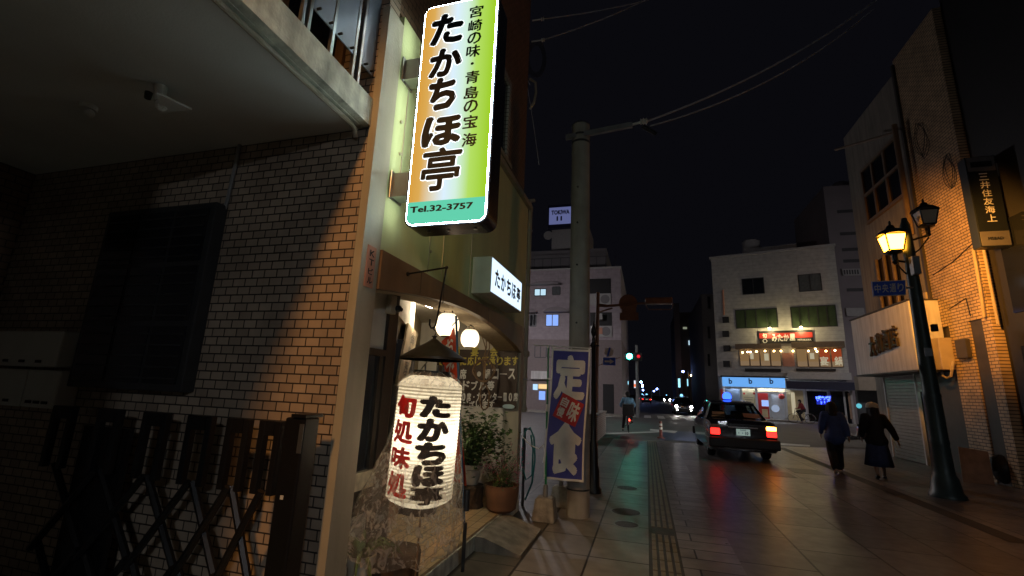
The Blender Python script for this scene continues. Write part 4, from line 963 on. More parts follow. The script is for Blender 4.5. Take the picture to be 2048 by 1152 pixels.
# dark clutter behind the porch corner: parked bicycles in the gap
# ================================================================== lamp behind the viewer (the lamp that lights the tiled wall)
emit('sodium', (1.0, .36, .022), 30); emit('sodium_near', (1.0, .40, .09), 20); FLOOD = 540; emit('sodium_far', (1.0, .40, .06), 30)
def lantern_head(mb_frame, mb_glass, c, s=1.0, T=None):
    """square tapered street lantern hung or standing at c (centre of the glass)"""
    x, y, z = c; a, b, h = .17 * s, .115 * s, .16 * s
    for sx, sy in ((1, 1), (1, -1), (-1, 1), (-1, -1)): mb_frame.cyl((x + sx * a, y + sy * a, z + h), (x + sx * b, y + sy * b, z - h), .014 * s, n=6)
    for q, zz_ in ((a, z + h), (b, z - h)): 
        for k in range(4):
            p = [(q, q), (-q, q), (-q, -q), (q, -q)]; i, j = p[k], p[(k + 1) % 4]; mb_frame.cyl((x + i[0], y + i[1], zz_), (x + j[0], y + j[1], zz_), .015 * s, n=6)
    rf = [(a * 1.5, h), (a * 1.55, h + .02 * s), (a * 1.0, h + .10 * s), (a * .5, h + .13 * s), (a * .35, h + .2 * s), (a * .12, h + .22 * s), (a * .12, h + .28 * s), (.01, h + .31 * s)]
    mb_frame.lathe((x, y, z), [(r, zz_) for r, zz_ in rf], 12).lathe((x, y, z), [(b * 1.2, -h - .01 * s), (b * 1.15, -h - .04 * s), (.05 * s, -h - .07 * s), (.04 * s, -h - .2 * s), (.055 * s, -h - .22 * s), (.02 * s, -h - .27 * s)], 12)
    g = .004
    mb_glass.add([(x + sx * (a - .01), y + sy * (a - .01), z + h - .01) for sx, sy in ((1, 1), (-1, 1), (-1, -1), (1, -1))] + [(x + sx * (b - .008), y + sy * (b - .008), z - h + .01) for sx, sy in ((1, 1), (-1, 1), (-1, -1), (1, -1))], [(0, 1, 5, 4), (1, 2, 6, 5), (2, 3, 7, 6), (3, 0, 4, 7), (4, 5, 6, 7)])
# a hooded floodlight on a post behind the viewer washes the corner of the tiled wall
LX, LY2, LZ = -1.10, -2.2, 5.75
AIM = Vector((-1.95, 2.44, 1.7))
T = thing('floodlight_post', 'slim post with a hooded orange floodlight standing behind the viewer', 'street lamp', (-.75, LY2 - .4, 0))
MB().cyl((-.75, LY2 - .4, 0), (-.75, LY2 - .4, LZ + .1), .06, .05, 14).cyl((-.75, LY2 - .4, LZ), (LX, LY2 - .15, LZ), .025).build('post', 'black_metal', T)
dv = (AIM - Vector((LX, LY2, LZ))).normalized(); o_ = Vector((LX, LY2, LZ))
MB().cyl(o_ - dv * .16, o_ + dv * .16, .12, .14, 20, cap=False).cyl(o_ - dv * .2, o_ - dv * .161, .06, .12, 20).build('hood', 'black_metal', T)
MB().ball(o_ - dv * .1, .05, 12).build('lamp_glass', 'sodium_near', T)
lamp('floodlight_beam', tuple(o_), FLOOD, (1.0, .47, .14), T, .22, 46, tuple(AIM))
# ================================================================== right street lamp
RX, RY = 5.19, 10.7
mat('post_green', (.05, .07, .068), .42, .3, var=.3, scale=4, bump=.1)
T = thing('street_lamp', 'thick dark street lamp on the right with one lit and one unlit lantern', 'street lamp', (RX, RY, 0))
MB().lathe((RX, RY, 0), [(.27, 0), (.27, .05), (.23, .10), (.20, .32), (.165, .40), (.16, .5), (.145, .9), (.155, .95), (.145, 1.0), (.135, 1.75), (.145, 1.8), (.13, 1.84), (.11, 3.4), (.095, 4.7), (.085, 5.2), (.055, 5.3), (.045, 5.36)], 24).build('post', 'post_green', T, smooth=40)
h1, h2 = Y(1785, 487, RY), Y(1843, 442, RY)
for nm, hc, lit in (('a', h1, True), ('b', h2 + Vector((0, -.15, 0)), False)):
    fr, gl = MB(), MB(); lantern_head(fr, gl, hc, 1.05 if lit else .9)
    fr.cyl((RX, RY, hc.z - .42), (hc.x, hc.y, hc.z - .36), .022).tube([(RX, RY, hc.z - .75), (RX + (hc.x - RX) * .5, RY + (hc.y - RY) * .5, hc.z - .62), (hc.x, hc.y, hc.z - .40)], .014)
    fo = fr.build('lantern_frame', 'black_metal', T)
    if lit:
        gl.build('lantern_glass', 'sodium', fo); lamp('lamp_beam', tuple(hc + Vector((.22, .14, .0))), 980, (1.0, .40, .06), fo, .1, 92, (7.4, 12.7, 4.7))
    else:
        mat('frosted', (.62, .50, .36), .35, var=.05); gl.build('lantern_glass', 'frosted', fo)
        MB().cyl((hc.x, hc.y, hc.z - .1), (hc.x, hc.y, hc.z + .05), .02).ball((hc.x, hc.y, hc.z + .08), .04).build('bulb', 'dark_metal', fo)
z = Y(1790, 540, RY).z
MB().bbox(RX - .10, RX + .02, RY - .28, RY - .14, Y(1800, 555, RY).z, Y(1800, 520, RY).z, .01).build('control_box', 'grey_metal', T)
MB().bbox(RX + .12, RX + .2, RY - .16, RY - .06, 3.0, 3.14, .01).build('small_box', 'black_metal', T)
MB().box(RX - .08, RX + .04, RY - .163, RY - .152, 2.52, 2.68).build('notice', 'grey_metal', T)
# blue street name sign fixed to it
emit_blue = mat('sign_blue', (.04, .12, .72), .45, var=.08)
a, b, c, d = Y(1743, 563, RY - .1), Y(1811, 560, RY - .1), Y(1812, 590, RY - .1), Y(1747, 593, RY - .1)
T2 = thing('street_sign', 'blue street name sign with white characters on the right lamp post', 'sign', tuple(d))
MB().slab([a, b, c, d], (0, .02, 0)).build('plate', 'sign_blue', T2)
sq = lambda u, v: ((a * (1 - u) + b * u) * v + (d * (1 - u) + c * u) * (1 - v)) + Vector((0, -.004, 0))
tx = MB()
for k, ch in enumerate('中央通り'): text_fit(tx, ch, sq, .06 + k * .23, .25 + k * .23, .22, .80, .02)
tx.build('lettering', 'white_paint', T2)
eg = MB()
for (u0, u1, v0, v1) in ((0, .02, 0, 1), (.98, 1, 0, 1), (.02, .98, 0, .04), (.02, .98, .96, 1)): eg.quad(sq(u0, v0), sq(u1, v0), sq(u1, v1), sq(u0, v1))
eg.build('border', 'white_paint', T2)
MB().cyl(b * .5 + c * .5 + Vector((-.02, .03, 0)), (RX + .06, RY - .07, (b.z + c.z) / 2), .018).build('bracket', 'grey_metal', T2)
# ================================================================== long building on the right
XR = 7.4
bricks('orange_tile', (.62, .45, .28), (.54, .39, .24), (.10, .075, .055), .215, .075, 'yz', ms=.011, rough=.34, bump=.8, blotch=.35)
mat('dull_plaster', (.24, .215, .185), .8, var=.15, scale=1.2, dirt=.25, bump=.2); mat('shop_white', (.62, .61, .60), .6, var=.08, scale=2, dirt=.22)
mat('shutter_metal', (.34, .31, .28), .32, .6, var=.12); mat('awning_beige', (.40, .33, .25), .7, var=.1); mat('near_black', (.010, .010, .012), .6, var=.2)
mat('dark_glass', (.008, .009, .011), .08, var=.1, spec=.5); mat('frame_brown', (.16, .11, .07), .5, var=.15); mat('dark_pillar', (.045, .038, .032), .5, var=.2)
RB = thing('brick_shop_building', 'tall orange lit tiled shop building on the right behind the street lamp', 'building', (9, 15.5, 0))
rb = MB().box(XR, 12, 12.55, 14.57, 3.6, 11.75).box(XR, XR + .3, 13.30, 14.05, -.02, 3.599).box(XR, XR + .3, 12.55, 12.85, -.02, 3.599)
rb.build('tiled_wall', 'orange_tile', RB)
MB().box(XR + .03, 12, 12.86, 13.29, -.02, 3.598).box(XR + .05, 12, 14.06, 15.2, -.02, 3.598).build('doorway', 'dark_pillar', RB)
MB().box(XR + .02, 12, 14.58, 18.4, 2.5, 11.4).box(XR + .02, 12, 17.75, 18.4, -.02, 2.499).build('plaster_wall', 'dull_plaster', RB)
MB().box(XR - .06, XR + .02, 14.52, 14.62, 3.6, 11.6).build('corner_strip', 'dark_pillar', RB)
w = MB()
for z in (7.55, 8.5, 9.42): w.box(XR - .06, XR + .019, 14.95, 17.35, z, z + .1)
for y in (14.95, 15.73, 16.53, 17.25): 
    for a, b in ((7.651, 8.499), (8.601, 9.419)): w.box(XR - .055, XR + .019, y, y + .1, a, b)
wo = w.build('grid_window', 'frame_brown', RB)
MB().box(XR - .01, XR + .018, 15.0, 17.3, 7.6, 9.5).build('pane', 'dark_glass', wo)
w = MB()
for y in (16.0, 16.5, 17.0): w.cyl((XR - .08, y, 4.5), (XR - .08, y, 6.2), .05)
w.build('window_bars', 'frame_brown', RB); MB().box(XR - .02, XR + .019, 15.9, 17.2, 4.5, 6.2).build('lower_window', 'dark_glass', RB)
# shop front: fascia box with metal characters, shutters, open door
fb = MB().bbox(6.75, XR + .015, 14.32, 17.95, 2.5, 4.32, .02); fb.build('sign_box', 'shop_white', RB)
MB().box(6.72, XR, 14.30, 17.98, 4.325, 4.36).box(6.73, XR, 14.31, 17.97, 2.46, 2.497).build('sign_trim', 'dark_pillar', RB)
mat('gold_letter', (.07, .05, .03), .35, .5, var=.2)
tx = MB()
fs = lambda u, v: (6.742, u, v)
Y0_, Y1_ = 16.75, 14.95
for k, ch in enumerate('大和酒店'):
    c = Y0_ + (Y1_ - Y0_) * (k + .5) / 4 
    text_fit(tx, ch, fs, c + .17, c - .17, 3.02 + .05 * k, 3.62 + .05 * k, 0)
bm = bmesh.new(); vs = [bm.verts.new(v) for v in tx.v]
for fc in tx.f:
    try: bm.faces.new([vs[i] for i in fc])
    except ValueError: pass
r_ = bmesh.ops.extrude_face_region(bm, geom=bm.faces[:]); bmesh.ops.translate(bm, vec=(-.07, 0, 0), verts=[g for g in r_['geom'] if isinstance(g, bmesh.types.BMVert)])
MB().bm(bm).build('raised_lettering', 'gold_letter', RB)
sh = MB()
for k in range(25):
    z = .02 + k * .098
    sh.slab([(XR + .0, 15.95, z), (XR + .0, 17.68, z), (XR + .0, 17.68, z + .088), (XR + .0, 15.95, z + .088)], (-.018, 0, .004))
    if k > 19: sh.slab([(XR + .0, 15.2, z), (XR + .0, 15.86, z), (XR + .0, 15.86, z + .088), (XR + .0, 15.2, z + .088)], (-.018, 0, .004))
sh.build('shutter', 'shutter_metal', RB)
MB().box(XR - .04, XR + .04, 17.682, 17.74, -.02, 2.46).build('shutter_post', 'shop_white', RB); MB().box(XR - .04, XR + .04, 15.87, 15.94, -.02, 2.46).build('shutter_post', 'shop_white', RB)
MB().box(XR + .9, XR + .95, 15.0, 15.95, 0, 2.46).build('shop_back_wall', 'white_plaster', RB)
emit('shop_light', (.75, 1, .80), 1.4); MB().box(XR + .3, XR + .8, 15.25, 15.8, 2.38, 2.40).build('shop_lamp', 'shop_light', RB)
sv = thing('bottle_shelf', 'brown shelf with dark bottles in the lit doorway behind the right lamp post', 'shelf', (XR + .6, 15.5, 0))
s_ = MB()
for z in (.35, .8, 1.25, 1.6): s_.box(XR + .5, XR + .85, 15.25, 15.8, z, z + .03)
s_.box(XR + .5, XR + .85, 15.22, 15.249, 0, 1.7).box(XR + .5, XR + .85, 15.801, 15.83, 0, 1.7); s_.build('rack', 'wood', sv)
b_ = MB()
for z in (.38, .83, 1.28):
    for k in range(6): b_.lathe((XR + .58, 15.3 + k * .09, z), [(.035, 0), (.035, .18), (.012, .24), (.012, .3)], 8)
b_.build('bottles', 'wood', sv)
T = thing('meter_cabinet', 'beige steel meter cabinet with a bent pipe on the orange lit tiled wall', 'cabinet', (7.3, 14.45, 2.5))
MB().bbox(7.12, XR - .001, 14.02, 14.88, 2.5, 3.30, .015).build('case', 'awning_beige', T)
MB().box(7.3, XR - .001, 14.6, 14.85, 3.301, 4.6).build('duct', 'awning_beige', T)
MB().tube([(7.25, 14.35, 2.5), (7.24, 14.3, 2.36), (7.24, 14.15, 2.3), (7.24, 13.98, 2.34), (7.25, 13.92, 2.5), (7.3, 13.9, 2.7)], .03, 8).build('bent_pipe', 'awning_beige', T)
mt = MB().bbox(7.3, XR - .001, 13.35, 13.75, 2.75, 3.2, .01); 
tag(mt.build('vent_box', 'dark_pillar'), 'small dark box on the tiled wall beside the meter cabinet', 'vent')
MB_c = MB().tube([(XR - .02, 14.3, 5.0), (XR - .02, 13.4, 5.12), (XR - .02, 12.6, 5.35)], .012, 5).tube([(XR - .02, 13.9, 4.0), (XR - .02, 13.2, 4.15), (XR - .02, 13.15, 3.7)], .01, 5)
tag(MB_c.build('cable', 'black_metal'), 'dark cables sagging across the orange lit tiles', 'cable')
T = tag(MB().tube([(XR - .05, 12.6, 5.2), (XR - .05, 12.62, 4.2), (XR - .05, 12.66, 3.6)], .035, 8).tube([(XR + .05, 12.45, 5.4), (XR + .05, 12.45, 3.4)], .03, 8).build('rain_pipe', 'awning_beige'), 'pale pipes at the near edge of the orange tiled wall under the vertical sign', 'pipe')
# utility bracket in front of the grid window
T = thing('wall_bracket', 'steel pole and arm with coiled cables before the grid window', 'cable bracket', (7.2, 14.6, 6.4))
MB().cyl((7.15, 14.5, 6.2), (7.15, 14.5, 9.6), .07).cyl((7.15, 14.5, 9.35), (6.3, 16.3, 9.9), .04).build('pole', 'frame_brown', T)
cc_ = MB()
for k in range(3): cc_.tube([(7.34, 13.7 + .22 * math.cos(a) + .07 * k + .05 * math.sin(3 * a + k), 8.6 + .5 * math.sin(a) + .06 * k) for a in [2 * math.pi * j / 16 for j in range(17)]], .007, 5, cap=False)
cc2 = MB()
for k in range(3): cc2.tube([(7.34, 12.85 + .16 * math.cos(a) + .06 * k + .04 * math.sin(3 * a + k), 7.3 + .45 * math.sin(a)) for a in [2 * math.pi * j / 16 for j in range(17)]], .007, 5, cap=False)
cc2.build('coil', 'near_black', T)
cc_.build('coil', 'near_black', T)
# dark neighbour with the vertical sign
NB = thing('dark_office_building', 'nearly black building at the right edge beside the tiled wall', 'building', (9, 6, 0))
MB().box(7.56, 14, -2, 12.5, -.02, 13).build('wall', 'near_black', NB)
g_ = MB()
for y in (1.5, 4.5, 7.5, 10.2): g_.box(7.54, 7.561, y, y + 1.9, .3, 2.9).box(7.54, 7.561, y, y + 1.9, 3.6, 5.6)
g_.build('window', 'dark_glass', NB)
mat('sign_navy', (.012, .016, .020), .4, var=.1); mat('sign_pale', (.13, .125, .13), .5, var=.1)
VS = thing('vertical_sign', 'tall unlit dark green sign with white characters beside the orange tiled wall', 'sign', (7.25, 11.8, 4.95))
MB().bbox(6.98, 7.52, 11.72, 11.98, 4.98, 7.08, .01).build('case', 'sign_navy', VS)
MB().box(7.0, 7.50, 11.712, 11.719, 5.32, 6.72).build('face', 'sign_navy', VS)
MB().box(7.0, 7.50, 11.712, 11.719, 5.0, 5.318).build('pale_band', 'sign_pale', VS); MB().box(7.0, 7.50, 11.712, 11.719, 6.722, 7.06).build('pale_band', 'sign_pale', VS)
f = lambda u, v: (u, 11.709, v)
text_col(MB(), '三井住友海上', f, 7.25, 6.68, 5.52, .17, .012, .85).build('lettering', 'white_paint', VS)
t_ = MB(); t_.box(7.06, 7.44, 11.706, 11.711, 6.82, 6.95); text_fit(t_, 'MS&AD', f, 7.12, 7.38, 5.12, 5.19, .02); t_.build('small_lettering', 'sign_navy', VS)
MB().box(7.525, 7.56, 11.75, 11.95, 6.6, 6.9).box(7.525, 7.56, 11.75, 11.95, 5.0, 5.5).build('bracket', 'shutter_metal', VS)
# leaning boards under the tiled wall
mat('cardboard', (.33, .21, .14), .7, var=.25, dirt=.2)
p = G(1940, 965); T = thing('leaning_board', 'pale plastic wrapped board leaning by the foot of the right lamp post', 'board', (p.x, p.y, 0))
MB().slab([(p.x - .12, p.y, .0), (p.x + .38, p.y - .1, .0), (p.x + .50, p.y + .15, .66), (p.x + .02, p.y + .25, .72)], (.03, .07, 0)).build('board', 'cardboard', T)
T = thing('rubbish_bag', 'dark bundle slumped beside the leaning board', 'bag', (p.x + .75, p.y + .1, 0))
rr_ = random.Random(9); b_ = MB().ball((p.x + .75, p.y + .1, .26), .26, 18, sz=1.0); b_.v = [(x + rr_.uniform(-.03, .03), y + rr_.uniform(-.03, .03), max(.0, z * 1.25)) for x, y, z in b_.v]; b_.build('sack', 'near_black', T, smooth=True)
MB().cyl((p.x + .75, p.y + .1, .6), (p.x + .78, p.y + .1, .74), .05, .02).build('tied_neck', 'near_black', T)

# ================================================================== white corner building with the restaurant upstairs
bricks('siding', (.50, .485, .46), (.47, .455, .43), (.36, .345, .33), 3.2, .30, 'xz', ms=.012, rough=.7, off=0, bump=.5)
mat('siding_plain', (.45, .44, .43), .8, var=.08, dirt=.15); mat('parapet', (.40, .39, .385), .8, var=.1)
A16 = R(16); MP = Vector((5.78, 42, 0)); MD = Vector((math.cos(A16), -math.sin(A16), 0)); MN = Vector((math.sin(A16), math.cos(A16), 0))
def MF(px, py, off=0.0):
    """photo pixel on the facade plane moved off metres towards the street -> local (u, z)"""
    d = _ray(px, py); p0 = MP - MN * off; t = (p0 - CO).dot(MN) / d.dot(MN); q = CO + d * t; return ((q - MP).dot(MD), q.z)
MW = MF(1705, 800)[0]; MH = MF(1425, 518)[1]
K = thing('white_corner_building', 'white four storey corner building with a lit restaurant upstairs across the road', 'building', tuple(MP), rotz=-16)
LOC = dict(local=True)
def mbox(mb, u0, u1, z0, z1, n0, n1): return mb.box(u0, u1, -n1, -n0, z0, z1)     # n: metres out of the facade
ZG = MF(1470, 752)[1]; ZGR = MF(1650, 776)[1]
mbox(MB(), 0, MW, ZG, MH, -9, 0).build('wall', 'siding', K, local=True)
mbox(mbox(MB(), -.15, MW + .1, MH, MH + .18, -9.1, .1), 0, .35, -.02, ZG, -9, 0).build('parapet', 'parapet', K, local=True)
for a, b in ((.0, 2.0), (5.9, 7.1)):
    pass
mbox(mbox(MB(), 2.5, 6.5, MH + .18, MH + 1.15, -6, -2), 6.55, 7.5, MH + .18, MH + .5, -4, -3).build('roof_house', 'siding_plain', K, local=True)
tk = MF(1502, 487, -4); MB().lathe((tk[0], 4, MH + 1.15), [(.75, 0), (.75, 1.25), (.6, 1.35)], 20).build('water_tank', 'parapet', K, smooth=40, local=True)
def win(p0, p1, m, nm='window', nmull=2, inset=.04, frame='dark_metal'):
    (u0, z1), (u1, z0) = MF(*p0), MF(*p1); fr = MB()
    t = .06
    mbox(mbox(mbox(mbox(fr, u0, u1, z1 - t, z1, 0, inset), u0, u1, z0, z0 + t, 0, inset), u0, u0 + t, z0 + t, z1 - t, 0, inset), u1 - t, u1, z0 + t, z1 - t, 0, inset)
    for k in range(1, nmull): q = u0 + (u1 - u0) * k / nmull; mbox(fr, q - t / 2, q + t / 2, z0 + t, z1 - t, 0, inset)
    fo = fr.build(nm, frame, K, local=True); mbox(MB(), u0 + .02, u1 - .02, z0 + .02, z1 - .02, .002, .012).build('pane', m, fo, local=True); return u0, u1, z0, z1
mat('blind_glass', (.10, .11, .115), .2, var=.2); mat('green_glass', (.05, .075, .04), .2, var=.25, scale=2)
win((1483, 558), (1530, 587), 'dark_window'); win((1595, 550), (1645, 581), 'blind_glass')
win((1470, 620), (1557, 655), 'green_glass', nmull=4); win((1580, 614), (1676, 653), 'green_glass', nmull=5)
# bulb lamps over the sign
def bulb(px, py, n, r, s, col, nm='bulb', parent=None, arm=None):
    u, z = MF(px, py, n); nmm = 'lamp_%s_%d' % (nm, s)
    if nmm not in M: emit(nmm, col, s)
    return MB().ball((u, -n, z), r, 10)
for px, py in ((1539, 656), (1602, 654)):
    u, z = MF(px, py, .9); emit('spot_bulb', (1, .80, .42), 40) if 'spot_bulb' not in M else None
    ar = MB().cyl((u, -.02, z + .35), (u, -.9, z + .1), .03).lathe((u, -.9, z), [(.03, .15), (.12, .1), (.15, .02)], 10, close=False).build('sign_lamp', 'dark_metal', K, local=True)
    MB().ball((u, -.9, z - .02), .085, 10).build('bulb', 'spot_bulb', ar, local=True)
    lamp('sign_lamp_light', (u, -.75, z - .14), 60, (1, .80, .38), ar, .1)
# its name board
a, b = MF(1517, 662, .12), MF(1628, 686, .12); a2 = MF(1628, 660, .12)
SG = thing('restaurant_sign', 'black and red restaurant sign with white lettering on the white corner building', 'sign', tuple(MP + MD * a[0] + Vector((0, 0, b[1]))), rotz=-16)
so = a[0]; zb_ = b[1]; W_, H_ = b[0] - a[0], (a[1] + a2[1]) / 2 - b[1]
f = lambda u, v: (u * W_, -.135, v * H_)
mat('sign_black', (.012, .01, .01), .5, var=.1); mat('sign_red', (.50, .03, .02), .5, var=.1)
MB().box(0, W_, -.12, 0, 0, H_).build('board', 'sign_black', SG, local=True)
MB().box(.03, W_ - .03, -.126, -.121, H_ * .42, H_ * .82).build('red_band', 'sign_red', SG, local=True)
t_ = MB()
for k, ch in enumerate('みたか屋'): text_fit(t_, ch, f, .245 + k * .11, .345 + k * .11, .14 + .02 * k, .74, .03)
text_fit(t_, 'MITAKAYA', f, .72, .96, .18, .32, .02);
text_fit(t_, '旬', f, .07, .15, .45, .82, .02)
t_.lathe((.11 * W_, -.133, .22 * H_), [(.16, -.002), (.16, .002), (.12, .002), (.12, -.002)], 18, axis='y', close=False)
t_.build('lettering', 'white_paint', SG, local=True)
# lit dining room windows upstairs
emit('warm_window', (.50, .30, .13), .32); emit('warm_curtain', (.55, .36, .20), .30); emit('red_window', (.50, .09, .03), .42)
def litwin(p0, p1, n, mats, nm):
    (u0, z1), (u1, z0) = MF(*p0), MF(*p1)
    for k in range(n):
        a, b = u0 + (u1 - u0) * k / n, u0 + (u1 - u0) * (k + 1) / n; t = .05
        fr = mbox(mbox(mbox(mbox(MB(), a, b, z1 - t, z1, 0, .08), a, b, z0, z0 + t, 0, .08), a, a + t, z0 + t, z1 - t, 0, .08), b - t, b, z0 + t, z1 - t, 0, .08).build('window', 'frame_brown', K, local=True)
        mbox(MB(), a + .03, b - .03, z0 + .03 + (z1 - z0) * .28, z1 - .02, .002, .014).build('pane', mats[k], fr, local=True)
        mbox(MB(), a + .03, b - .03, z0 + .02, z0 + .03 + (z1 - z0) * .28, .002, .014).build('lower_pane', 'warm_curtain', fr, local=True)
litwin((1478, 699), (1564, 733), 4, ['warm_window'] * 4, 'w'); litwin((1591, 697), (1688, 735), 4, ['warm_window', 'warm_window', 'red_window', 'red_window'], 'w')
a, b = MF(1564, 706), MF(1590, 733); mbox(MB(), a[0], b[0], b[1], a[1], 0, .05).build('pink_panel', 'plate_pink', K, local=True)
a, b = MF(1470, 688, .5), MF(1562, 697, .5); mbox(MB(), a[0], b[0], b[1], a[1], .002, .55).build('eave', 'frame_brown', K, local=True)
a, b = MF(1582, 684, .5), MF(1690, 694, .5); mbox(MB(), a[0], b[0], b[1], a[1], .002, .55).build('eave', 'frame_brown', K, local=True)
for (p, q) in (((1490, 737), (1562, 744)), ((1592, 737), (1672, 743))):
    a, b = MF(*p), MF(*q); mbox(MB(), a[0], b[0], b[1], a[1], .002, .12).build('sill_box', 'near_black', K, local=True)
emit('string_bulb', (1, .68, .30), 16)
for px, py in ((1485, 705), (1495, 704), (1501, 704), (1513, 703), (1530, 702), (1548, 702), (1562, 702), (1586, 702), (1617, 702), (1631, 698), (1634, 703), (1652, 702), (1670, 701)):
    u, z = MF(px, py, .3); MB().ball((u, -.3, z), .065, 8).build('eave_bulb', 'string_bulb', K, local=True)
emit('ivory_lit', (.75, .66, .45), .45)
for px, py, w_, h_ in ((1503, 712, 9, 12), (1624, 712, 10, 12), (1533, 714, 10, 14)):
    a, b = MF(px - w_ / 2, py - h_ / 2, .05), MF(px + w_ / 2, py + h_ / 2, .05); mbox(MB(), a[0], b[0], b[1], a[1], .02, .05).build('menu_card', 'ivory_lit', K, local=True)
t_ = MB()
for px, py in ((1648, 722), (1678, 722)):
    a, b = MF(px - 10, py - 9, .03), MF(px + 10, py + 9, .03)
    text_fit(t_, '宴' if px < 1660 else '鍋', lambda u, v: (u, -.03, v), a[0], b[0], b[1], a[1], .02)
t_.build('window_lettering', 'ivory_lit', K, local=True)
# ground floor: blue lit fascia shop on the left, dark blue fascia on the right
emit('blue_fascia', (.12, .33, .72), .95)
a, b = MF(1444, 754, .5), MF(1571, 776, .5); fa = mbox(MB(), a[0], b[0], b[1], a[1], .3, .5).build('lit_fascia', 'blue_fascia', K, local=True)
mbox(MB(), a[0] - .1, b[0] + .05, a[1], a[1] + .12, 0, .55).build('fascia_cap', 'near_black', K, local=True)
mat('logo_navy', (.02, .06, .2), .5)
t_ = MB()
for px in (1461, 1501, 1543):
    u, z = MF(px, 764, .5); text_fit(t_, 'b', lambda p, q: (p, -.512, q), u - .13, u + .13, z - .15, z + .3, .03)
t_.build('fascia_lettering', 'logo_navy', fa, local=True)
mat('navy_awning', (.02, .022, .05), .6, var=.15)
a, b = MF(1572, 762, .8), MF(1715, 781, .8); mbox(MB(), a[0], b[0], b[1], a[1], .0, .8).build('dark_fascia', 'navy_awning', K, local=True)
a, b = MF(1575, 744, .3), MF(1704, 760, .3); mbox(MB(), a[0], b[0], b[1], a[1], .002, .3).build('canopy_panel', 'parapet', K, local=True)
mbox(MB(), .0, MW, -.02, ZG, -5, -4.9).build('shop_back_wall', 'shop_white', K, local=True)
mbox(mbox(mbox(MB(), -.05, MW, -.02, .12, -5, 1.2), 0, .3, .12, ZG, -5, 0), 0, MW, ZG - .1, ZG, -5, 0).build('shop_base', 'kerb_stone', K, local=True)
emit('shop_fill', (.82, .88, 1), 42)
ul, ur = MF(1465, 800)[0], MF(1570, 800)[0]
mbox(MB(), ul - .2, ur + .1, MF(1500, 774, .5)[1] + .08, MF(1500, 774, .5)[1] + .14, .14, .22).build('fascia_fill_tube', 'shop_fill', K, local=True)  # added glowing bar hidden behind the fascia, brightens the shop panels
mat('poster_cream', (.62, .52, .30), .6, var=.15, scale=3); mat('panel_red', (.55, .03, .025), .5, var=.1); mat('panel_blue', (.22, .30, .42), .5, var=.1); mat('door_white', (.50, .54, .58), .3, var=.1)
def flat_(px0, py0, px1, py1, m, nm, n=.05):
    a, b = MF(px0, py0), MF(px1, py1); return mbox(MB(), a[0], b[0], max(.125, b[1]), a[1], n - .06, n).build(nm, m, K, local=True)
flat_(1450, 777, 1483, 840, 'panel_blue', 'window_panel'); flat_(1441, 778, 1449, 842, 'panel_red', 'banner_panel')
po = flat_(1484, 777, 1513, 822, 'poster_cream', 'menu_poster', .09); flat_(1484, 822.5, 1513, 842, 'panel_blue', 'lower_panel')
t_ = MB()
for px, py in ((1488, 787), (1508, 787)):
    u, z = MF(px, py, .1); t_.lathe((u, -.095, z), [(.09, -.004), (.09, .004)], 12, axis='y')
t_.build('poster_dot', 'sign_red', po, local=True)
t_ = MB()
for k in range(6):
    a, b = MF(1488 + (k % 2) * 2, 794 + k * 4.4), MF(1507 - (k % 3) * 2, 795.4 + k * 4.4); mbox(t_, a[0], b[0], b[1], a[1], .091, .094)
t_.build('poster_lines', 'frame_brown', po, local=True)
flat_(1515, 786, 1540, 842, 'panel_red', 'red_panel', .07); flat_(1515, 777, 1570, 785, 'poster_cream', 'transom_panel')
emit('screen', (.35, .50, .95), .8); sc_ = flat_(1523, 800, 1538, 813, 'screen', 'screen', .12)
flat_(1524, 818, 1537, 835, 'poster_cream', 'notice', .09)
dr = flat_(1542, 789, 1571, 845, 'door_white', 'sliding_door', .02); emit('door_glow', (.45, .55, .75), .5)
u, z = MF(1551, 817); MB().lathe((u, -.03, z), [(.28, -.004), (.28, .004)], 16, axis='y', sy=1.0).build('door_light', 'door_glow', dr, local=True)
u, z = MF(1563, 793, .2); MB().ball((u, -.2, z), .22, 12).build('sugidama_ball', 'sign_red', K, local=True)
flat_(1572, 780, 1612, 848, 'poster_cream', 'tan_wall', .0); flat_(1581, 785, 1593, 830, 'ivory_lit', 'pale_notice', .04)
flat_(1613, 782, 1660, 848, 'dark_glass', 'shop_window', .02); flat_(1660, 782, 1705, 850, 'dark_glass', 'shop_window', .02); flat_(1695, 786, 1706, 838, 'cardboard', 'poster', .06)
fr = MB()
for px in (1613, 1660, 1689, 1704): a = MF(px, 800); mbox(fr, a[0] - .06, a[0] + .06, .125, ZGR, .0, .08)
fr.build('window_post', 'parapet', K, local=True)
emit('blue_led', (.03, .06, 1), 9)
rr_ = random.Random(4); l_ = MB()
for k in range(70):
    x_ = rr_.uniform(1632, 1660); y_ = 793 + rr_.uniform(0, 15) * (.6 + .4 * math.sin(x_ * .9))
    u, z = MF(x_, y_, .1); l_.ball((u, -.1, z), .035, 6)
bl = l_.build('blue_fairy_lights', 'blue_led', K, local=True)
emit('neon_blue', (.04, .07, .9), .35); a, b = MF(1632, 794), MF(1662, 810); mbox(MB(), a[0], b[0], b[1], a[1], .022, .03).build('light_backing', 'neon_blue', K, local=True)
mbox(MB(), .5, 1.0, 4.1, 4.6, 0, .25).build('wall_lamp', 'near_black', K, local=True)
v_ = MB()
for px, py in ((1452, 668), (1454, 697), (1452, 640)): u, z = MF(px, py); mbox(v_, u - .25, u + .25, z - .25, z + .25, .001, .2)
v_.build('vent_hood', 'near_black', K, local=True)
MB().cyl((MF(1448, 630)[0], -.05, MF(1448, 630)[1]), (MF(1446, 580)[0], -.05, MF(1446, 580)[1]), .07).build('wall_pipe', 'plate_pink', K, local=True)

